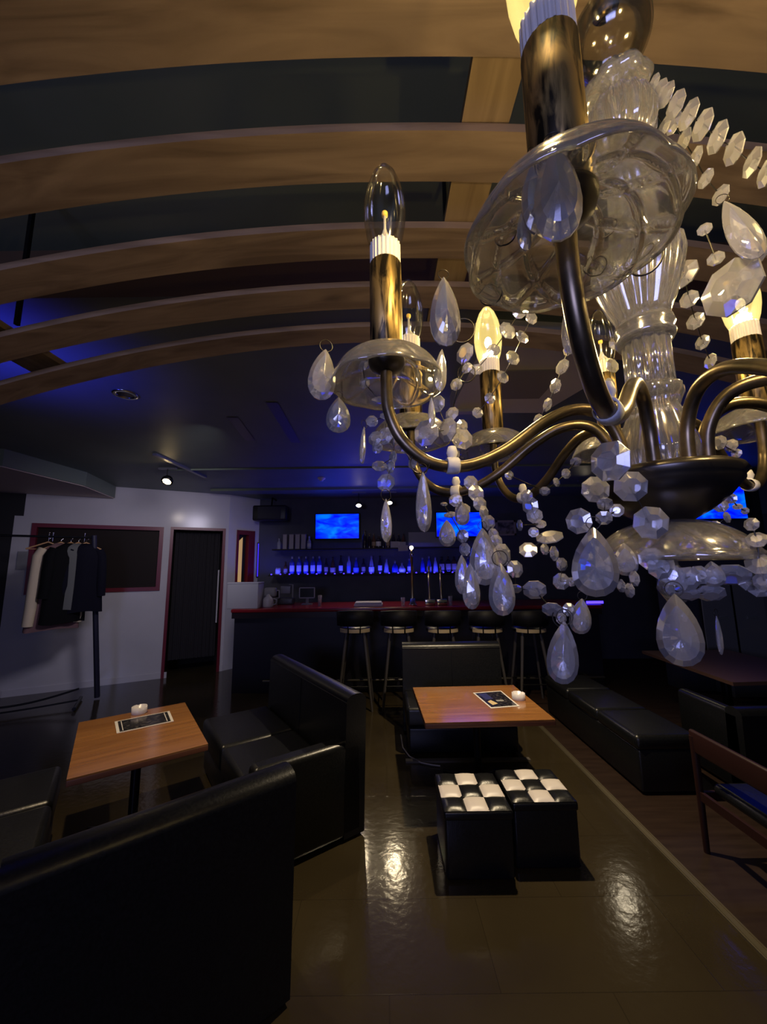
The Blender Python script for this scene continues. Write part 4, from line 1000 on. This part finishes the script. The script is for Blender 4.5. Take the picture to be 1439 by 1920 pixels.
# diamond relief pressed glass dish
def dish_mesh(ri, ro, zc, zr, n=180, th=0.0022, ndia=9, name='glass_dish', scallop=0.05, lip=0.004):
    K = 30; top = []; bot = []
    def relief(u, a):
        d1 = abs(((a * ndia / (2 * PI) + u * 1.7) % 1) - 0.5); d2 = abs(((a * ndia / (2 * PI) - u * 1.7) % 1) - 0.5)
        return max(0.0, 1 - min(d1, d2) / 0.07)
    v = []; f = []
    for side in (0, 1):
        for i in range(K + 1):
            u = i / K
            for j in range(n):
                a = 2 * PI * j / n
                sc = 1 + scallop * (u ** 3) * (abs(math.cos(a * 4)) - 0.5)
                r = (ri + (ro - ri) * math.sin(u * PI / 2 * 0.98)) * sc
                z = zc - (zc - zr) * (1 - math.cos(u * PI / 2)) + (lip * max(0, (u - 0.82) / 0.18))
                if side: z -= th + 0.0024 * relief(u, a) * (0.1 < u < 0.9)
                v.append(Vector((r, 0, z)) if False else Vector((r * math.cos(a), r * math.sin(a), z)))
    H = (K + 1) * n
    for i in range(K):
        for j in range(n):
            a_, b_, c_, d_ = i * n + j, i * n + (j + 1) % n, (i + 1) * n + (j + 1) % n, (i + 1) * n + j
            f.append((a_, d_, c_, b_)); f.append((H + a_, H + b_, H + c_, H + d_))
    for j in range(n):
        f.append((j, (j + 1) % n, H + (j + 1) % n, H + j))
        e_ = K * n
        f.append((e_ + j, H + e_ + j, H + e_ + (j + 1) % n, e_ + (j + 1) % n))
    return MB().add(v, f, 0, True).mesh(name, m_dishglass)
dish_me = dish_mesh(0.010, 0.044, 0.168, 0.138)
obj('lower_dish', dish_mesh(0.008, 0.053, 0.034, 0.000, 180, 0.003, 12, 'lower_dish', 0.06, 0.006), None, ch)
obj('finial', MB().lathe([(0, -0.03), (0.006, -0.028), (0.012, -0.018), (0.008, -0.006), (0.004, 0.0), (0.004, 0.034), (0, 0.034)], 20), m_dishglass, ch)

# arms
def spline(P, n=8):
    P = [Vector(p) for p in P]; out = []
    for i in range(len(P) - 1):
        p0 = P[max(i - 1, 0)]; p1 = P[i]; p2 = P[i + 1]; p3 = P[min(i + 2, len(P) - 1)]
        for k in range(n):
            t = k / n
            out.append(0.5 * ((2 * p1) + (p2 - p0) * t + (2 * p0 - 5 * p1 + 4 * p2 - p3) * t * t + (3 * p1 - 3 * p2 + p3 - p0) * t ** 3))
    out.append(P[-1]); return out
R0 = 0.207
armp = [(0.030, 0, 0.068), (0.032, 0, 0.098), (0.045, 0, 0.120), (0.066, 0, 0.124), (0.090, 0, 0.113), (0.122, 0, 0.089), (0.150, 0, 0.077), (0.176, 0, 0.079), (0.196, 0, 0.096), (0.206, 0, 0.120), (0.2075, 0, 0.145), (R0, 0, 0.166)]
arm_path = spline(armp, 7)
arm_me = MB().tube(arm_path, 0.0046, 14).mesh('arm', m_armbrass)
sleeve_me = MB().lathe([(0.0110, 0.168), (0.0130, 0.170), (0.0130, 0.245), (0.0115, 0.247), (0, 0.247)], 32, (0, 0, 0)).mesh('candle_sleeve', m_antique)
collar_me = MB().lathe([(0, 0.246), (0.0122, 0.246), (0.0122, 0.2635), (0.009, 0.266), (0, 0.267)], 96, rib=lambda a, i, r, z: 1 + (0.035 * (1 if math.cos(24 * a) > 0 else -1) if i in (1, 2) else 0), smooth=False).mesh('bulb_collar', m_collar)
bp_ = [(0.0118, 0.262), (0.0150, 0.272), (0.0170, 0.284), (0.0176, 0.294), (0.0168, 0.306), (0.0142, 0.319), (0.0100, 0.331), (0.005, 0.3385), (0.0, 0.3405)]
bulb_l = MB().lathe(bp_, 36).mesh('bulb_glass', m_bulb_lit); bulb_o = MB().lathe(bp_, 36).mesh('bulb_glass', m_bulb_off)
stem_me = MB().lathe([(0.008, 0.264), (0.007, 0.268), (0.003, 0.274), (0.0012, 0.280), (0.0012, 0.292), (0, 0.292)], 16).mesh('bulb_stem', mat('bulb_stem', (0.5, 0.5, 0.5), 0.2))
chip_o = MB().lathe([(0, 0.2915), (0.0024, 0.292), (0.0026, 0.2935), (0.0026, 0.2955), (0, 0.2965)], 12).mesh('bulb_chip', m_filament_off)
chip_l = MB().lathe([(0.0045 * math.sin(PI * k / 8), 0.290 - 0.0075 * math.cos(PI * k / 8)) for k in range(9)], 12).mesh('bulb_filament', m_bulbglow)
cup_me = MB().lathe([(0, 0.152), (0.006, 0.152), (0.013, 0.156), (0.0145, 0.160), (0.0145, 0.1625), (0, 0.1635)], 28).mesh('candle_cup', m_bronze)
JZ = CAMH + 0.245
arms = []
spec = [((1030, 100), True), ((723, 500), False), ((768, 665), False), ((919, 703), True), ((1133, 706), False), ((1400, 640), True)]
for (px, lit) in spec:
    q = atz(*px, JZ); dx, dy = q.x - AX, q.y - AY
    arms.append((math.atan2(dy, dx), math.hypot(dx, dy), lit))
arms += [(R_(347), 0.207, False), (R_(307), 0.207, True), (R_(268), 0.207, False)]
for (an, rad, lit) in arms:
    a = obj('arm', arm_me, None, ch, rot=(0, 0, an)); a.scale = (rad / R0, 1, 1)
    a.scale = (1, 1, 1)
    off = rad - R0
    if abs(off) > 1e-4:
        me2 = MB().tube([Vector((p.x + off * min(1, max(0, (p.x - 0.04) / (R0 - 0.04))), p.y, p.z)) for p in arm_path], 0.0046, 14).mesh('arm', m_armbrass); a.data = me2
    for nme, me in (('glass_dish', dish_me), ('candle_cup', cup_me), ('candle_sleeve', sleeve_me), ('bulb_collar', collar_me), ('bulb_glass', bulb_l if lit else bulb_o), ('bulb_stem', stem_me), ('bulb_filament', chip_l if lit else chip_o)):
        o = obj(nme, me, None, a, loc=(rad, 0, 0))
    if lit:
        p = Vector((AX + rad * math.cos(an), AY + rad * math.sin(an), CAMH + 0.290))
        lamp('bulb_light', 'POINT', p, BULB_POWER, WARM, shadow_soft_size=0.009)
# frosted clips at the arm troughs with a bead bunch each
clip_me = MB().lathe([(0.0055, -0.005), (0.0065, -0.004), (0.0065, 0.004), (0.0055, 0.005)], 16, close=True).lathe([(0, -0.016), (0.003, -0.015), (0.0045, -0.010), (0.003, -0.006)], 12, M=Matrix.Rotation(PI / 2, 3, 'X'))
clip_me = clip_me.mesh('arm_clip', m_clip)
for i, (an, rad, lit) in enumerate(arms):
    r = 0.160 * rad / R0
    obj('arm_clip', clip_me, None, ch, loc=(r * math.cos(an), r * math.sin(an), 0.077), rot=(0, PI / 2, 0) if False else Euler((PI / 2, 0, an + PI / 2)))

# crystals
def drop_mesh(name, wr, n=20):
    """almond drop of height 1 hanging below the origin; wr = width / height"""
    out = []
    for j in range(n):
        a = 2 * PI * j / n
        y = -0.5 - 0.5 * math.cos(a)                     # 0 top .. -1 bottom
        u = -y
        th = math.acos(max(-1, min(1, 1 - 2 * u))); ct = math.cos(th)
        hw = wr / 2 * 0.93 * max(0.0, math.sin(th)) ** (1 + 0.55 * max(0, ct)) * (1 - 0.38 * ct)
        hw = max(hw, 0.0)
        out.append((hw * (1 if math.sin(a) >= 0 else -1), y))
    c = Vector((0, 0, -0.60)); v = []; f = []
    def ring(scale, yy, sh=0.0):
        k = len(v)
        for (x, z) in out: v.append(Vector((x * scale, yy, c.z + (z - c.z) * scale)))
        return k
    t = wr * 0.30
    r0 = ring(0.42, -t); r1 = ring(0.74, -t * 0.72); r2 = ring(1.0, -0.012); r3 = ring(1.0, 0.012); r4 = ring(0.74, t * 0.72); r5 = ring(0.42, t)
    rs = [r0, r1, r2, r3, r4, r5]
    for a_, b_ in zip(rs[:-1], rs[1:]):
        for j in range(n):
            p, q, r, s = a_ + j, a_ + (j + 1) % n, b_ + (j + 1) % n, b_ + j
            if (j % 2): f += [(p, q, r), (p, r, s)]
            else: f += [(p, q, s), (q, r, s)]
    k0 = len(v); v.append(Vector((0, -t * 1.28, c.z + 0.02))); v.append(Vector((0, t * 1.28, c.z + 0.02)))
    for j in range(n): f.append((r0 + (j + 1) % n, r0 + j, k0)); f.append((r5 + j, r5 + (j + 1) % n, k0 + 1))
    return MB().add(v, f, 0, False).mesh(name, m_crystal)
drops = {0.66: drop_mesh('crystal_drop', 0.66), 0.45: drop_mesh('crystal_drop', 0.45), 0.30: drop_mesh('crystal_drop', 0.30), 0.2: drop_mesh('crystal_drop', 0.2)}
ring_me = MB().tube([(0.5 * math.cos(a), 0, 0.5 * math.sin(a)) for a in [2 * PI * k / 20 for k in range(20)]], 0.035, 6, closed=True).mesh('wire_ring', m_wire)
rr_ = random.Random(3)
def place_drop(x, y0, y1, wpx, Y, yaw=None, tilt=0.0, ringr=9):
    a = aty(x, y0, Y); b = aty(x, y1, Y); h = abs(a.z - b.z); wd = wpx / ppm(a) / math.sqrt(1 + ((x - 719.5) / F) ** 2 * 0.8)
    ratio = wd / h; key = min(drops, key=lambda k: abs(k - ratio))
    face = math.atan2(a.x, a.y)          # turn the flat face roughly towards the room entrance
    yw = -face * 0.9 + (yaw if yaw is not None else rr_.uniform(-0.25, 0.25))
    o = obj('crystal_drop', drops[key], None, ch, loc=L3(a), rot=(0, tilt, yw)); o.scale = (h * ratio / key, h * 1.0, h)
    if ringr:
        rr = ringr / ppm(a)
        g = obj('wire_ring', ring_me, None, o, loc=(0, 0, 0)); g.scale = (2 * rr / o.scale.x, 2 * rr / o.scale.y, 2 * rr / o.scale.z); g.location = (0, 0, rr * 0.6 / h)
    return o
DR = [(1036, 268, 452, 88, .135, 0.1, 0.0, 14), (1000, 290, 440, 52, .145, 0.5, 0.05, 10), (832, 520, 650, 58, .20, 0.2, 0, 10), (611, 655, 752, 52, .27, 0.2, 0.1, 12), (635, 745, 812, 46, .28, 0, 0, 7), (683, 800, 872, 15, .28, 0.9, 0.1, 8),
      (724, 935, 1017, 25, .29, 0.6, 0, 11), (793, 885, 998, 33, .25, 0.5, 0, 10), (829, 655, 735, 26, .27, 0.5, 0.1, 0), (838, 975, 1025, 32, .30, 0, 0, 0), (866, 940, 985, 28, .30, 0, 0, 0), (905, 990, 1098, 56, .26, 0.2, 0, 8),
      (866, 1040, 1115, 30, .28, 0.3, 0, 0), (882, 1055, 1143, 36, .26, 0.4, 0, 8), (938, 1055, 1155, 50, .24, 0.1, 0, 14), (1092, 1122, 1190, 42, .28, 0.1, 0.15, 8), (1059, 1165, 1285, 60, .25, 0, 0.12, 14), (1113, 988, 1120, 88, .20, 0, 0.05, 12),
      (1265, 1113, 1250, 88, .235, 0, 0, 14), (1344, 1155, 1228, 22, .30, 1.1, 0, 8), (1358, 378, 500, 62, .22, 0.3, -0.25, 10), (1062, 580, 665, 28, .20, 0.4, 0, 0), (1170, 1018, 1080, 46, .27, 0, 0, 0), (1334, 1052, 1100, 46, .26, 0, 0, 0), (809, 745, 800, 16, .27, .6, 0, 0), (980, 395, 470, 30, .15, .5, 0, 0), (1060, 392, 440, 40, .15, .5, 0.8, 0)]
for d in DR: place_drop(*d)

def bead_mesh(name, n=8):
    v = []; f = []
    rows = [(0.5, -0.15), (1.0, -0.025), (1.0, 0.025), (0.5, 0.15)]
    for r, y in rows:
        for j in range(n):
            a = 2 * PI * (j + 0.5) / n; v.append(Vector((0.5 * r * math.cos(a), y, 0.5 * r * math.sin(a))))
    for i in range(3):
        for j in range(n):
            f.append((i * n + j, i * n + (j + 1) % n, (i + 1) * n + (j + 1) % n)); f.append((i * n + j, (i + 1) * n + (j + 1) % n, (i + 1) * n + j))
    f.append(tuple(reversed(range(n)))); f.append(tuple(3 * n + j for j in range(n)))
    return MB().add(v, f, 0, False).mesh(name, m_crystal)
bead_me = bead_mesh('crystal_bead')
def bead(x, y, w, h, Y, parent, tilt=None, sg=1):
    a = aty(x, y, Y); k = ppm(a); H_ = h / k; W_ = w / k
    ratio = min(W_, H_) / max(W_, H_)
    tip = math.acos(max(0.3, ratio)) * 0.9 * sg
    yw = -math.atan2(a.x, a.y) + (tip if w <= h * 1.2 else 0)
    o = obj('crystal_bead', bead_me, None, parent, loc=L3(a), rot=(rr_.uniform(-.12, .12), tilt if tilt is not None else (rr_.uniform(-.15, .15) + (PI / 2 if w > h * 1.2 else 0)), yw))
    if w > h * 1.2: o.rotation_euler = Euler((tip, o.rotation_euler.y - PI / 2, yw))
    sz = max(H_, W_); o.scale = (sz, sz, sz)
    return o
def strand(beads, Y, wire=True, Y2=None):
    """beads: (x, y, w, h)"""
    pts = []
    n = len(beads)
    for i, bdd in enumerate(beads):
        yy = Y if Y2 is None else Y + (Y2 - Y) * i / max(1, n - 1)
        pts.append((bdd, yy))
    P = [L3(aty(b_[0], b_[1], yy)) for b_, yy in pts]
    mb = MB().tube(P, 0.0005, 5)
    s = obj('bead_strand', mb, m_wire, ch)
    sg = rr_.choice((-1, 1))
    for b_, yy in pts: bead(b_[0], b_[1], b_[2], b_[3], yy, s, sg=sg)
    return s
strand([(1226, 158, 20, 30), (1238, 172, 24, 36), (1250, 178, 26, 38), (1268, 196, 30, 42), (1292, 215, 32, 46), (1318, 235, 32, 48), (1346, 258, 30, 50), (1377, 280, 28, 50), (1411, 305, 26, 48), (1437, 325, 24, 46)], .285, Y2=.25)
strand([(1228, 205, 20, 34), (1246, 238, 22, 36), (1264, 230, 24, 36), (1283, 263, 22, 38), (1304, 297, 22, 38), (1324, 335, 24, 32), (1352, 366, 26, 34)], .30, Y2=.28)
strand([(1273, 475, 24, 28), (1283, 515, 44, 52), (1293, 561, 30, 32), (1305, 602, 28, 32), (1318, 642, 22, 28), (1333, 677, 18, 28)], .33, Y2=.38)
strand([(1403, 433, 26, 26), (1420, 478, 32, 34)], .24); strand([(1322, 430, 24, 24), (1343, 485, 28, 28)], .26)
strand([(1372, 540, 104, 88)], .235)
strand([(1013, 560, 16, 22), (997, 596, 18, 26), (980, 632, 20, 28), (962, 671, 22, 30), (943, 707, 20, 26), (919, 747, 20, 22), (896, 774, 20, 22)], .38, Y2=.43)
strand([(974, 586, 24, 26), (952, 620, 26, 36), (926, 656, 24, 26), (894, 693, 24, 24)], .36)
strand([(1066, 655, 16, 24), (1055, 688, 22, 30), (1042, 724, 18, 28), (1027, 759, 14, 26), (1010, 788, 16, 24)], .38, Y2=.41)
strand([(1155, 646, 20, 26), (1149, 686, 18, 28), (1144, 721, 15, 26)], .40)
strand([(1080, 866, 20, 14), (1062, 888, 15, 20), (1044, 904, 10, 18), (1022, 921, 20, 14), (955, 891, 18, 16)], .36)
strand([(883, 905, 26, 28), (893, 925, 28, 34), (900, 945, 24, 28), (908, 962, 14, 30), (917, 980, 22, 30), (926, 1002, 18, 24), (930, 1015, 24, 26), (942, 1040, 28, 44), (966, 1067, 28, 34), (967, 1104, 24, 16), (1003, 1106, 44, 34), (1036, 1143, 38, 26), (1068, 1143, 26, 22), (1053, 1160, 18, 22)], .285, Y2=.265)
strand([(855, 938, 26, 26), (868, 955, 30, 24), (845, 965, 26, 10), (833, 945, 14, 8), (868, 1005, 26, 22), (872, 1030, 20, 26)], .31)
strand([(988, 930, 24, 22), (995, 948, 28, 34), (1003, 967, 30, 30), (1015, 983, 20, 16), (975, 985, 8, 22)], .33)
strand([(1001, 998, 20, 20), (1031, 1007, 50, 20), (991, 1031, 34, 28)], .28)
strand([(1022, 1030, 14, 22), (1040, 1038, 12, 30), (1054, 1058, 18, 26), (1053, 1090, 32, 30), (1072, 1091, 16, 18)], .30)
strand([(1117, 918, 48, 52), (1135, 945, 28, 20), (1133, 971, 30, 24), (1157, 957, 26, 26)], .25)
strand([(1183, 912, 60, 56), (1221, 980, 64, 56)], .245)
strand([(1086, 977, 50, 44)], .23); strand([(1145, 865, 78, 66)], .19)
strand([(1150, 1050, 10, 26), (1156, 1068, 11, 26), (1165, 1098, 12, 26), (1181, 1107, 14, 28), (1190, 1085, 14, 30)], .26)
strand([(1222, 1048, 44, 44), (1240, 1062, 44, 50), (1260, 1078, 40, 40), (1290, 1085, 46, 40), (1312, 1078, 30, 36), (1340, 1082, 30, 26), (1372, 1078, 62, 34), (1404, 1088, 30, 40), (1425, 1100, 36, 40)], .262)
strand([(1256, 1105, 16, 26), (1287, 1112, 44, 26), (1333, 1112, 48, 28)], .27)
strand([(1410, 983, 22, 26), (1420, 1012, 34, 28), (1426, 1058, 46, 36), (1432, 1090, 34, 30)], .25)
strand([(1352, 948, 24, 26), (1364, 970, 8, 22), (1342, 985, 18, 18), (1366, 1000, 12, 16)], .31)
strand([(1362, 915, 16, 14), (1372, 935, 20, 18), (1384, 950, 16, 12), (1398, 958, 14, 12)], .30)
strand([(1372, 835, 24, 20), (1382, 850, 18, 16), (1350, 830, 20, 28)], .33)
# bunches under the two left dishes
strand([(698, 790, 24, 24), (726, 780, 28, 20), (722, 818, 30, 36), (704, 822, 26, 30), (708, 840, 20, 22), (743, 816, 24, 40), (737, 858, 12, 26), (712, 874, 30, 24), (733, 876, 14, 24), (724, 905, 36, 34)], .30)
strand([(681, 685, 18, 24), (684, 719, 20, 22), (712, 750, 32, 18), (764, 831, 22, 18), (760, 846, 16, 12), (774, 868, 14, 24)], .29)
strand([(800, 812, 52, 46), (840, 806, 30, 46), (820, 758, 28, 34), (848, 776, 28, 24), (872, 663, 30, 40), (876, 690, 22, 20), (856, 721, 24, 22)], .29)
strand([(867, 798, 24, 20), (866, 822, 40, 46), (850, 850, 28, 24)], .31)
for x, y, r, Y in ((1135, 425, 20, .17), (1118, 498, 20, .18), (1210, 487, 30, .20), (947, 440, 22, .17), (920, 552, 22, .19), (1053, 1158, 17, .265), (868, 620, 24, .3), (875, 700, 18, .3), (788, 868, 20, .28)):
    a = aty(x, y, Y); o = obj('wire_ring', ring_me, None, ch, loc=L3(a), rot=(0, 0, -math.atan2(a.x, a.y))); k = 2 * r / ppm(a); o.scale = (k * 0.9, k, k)
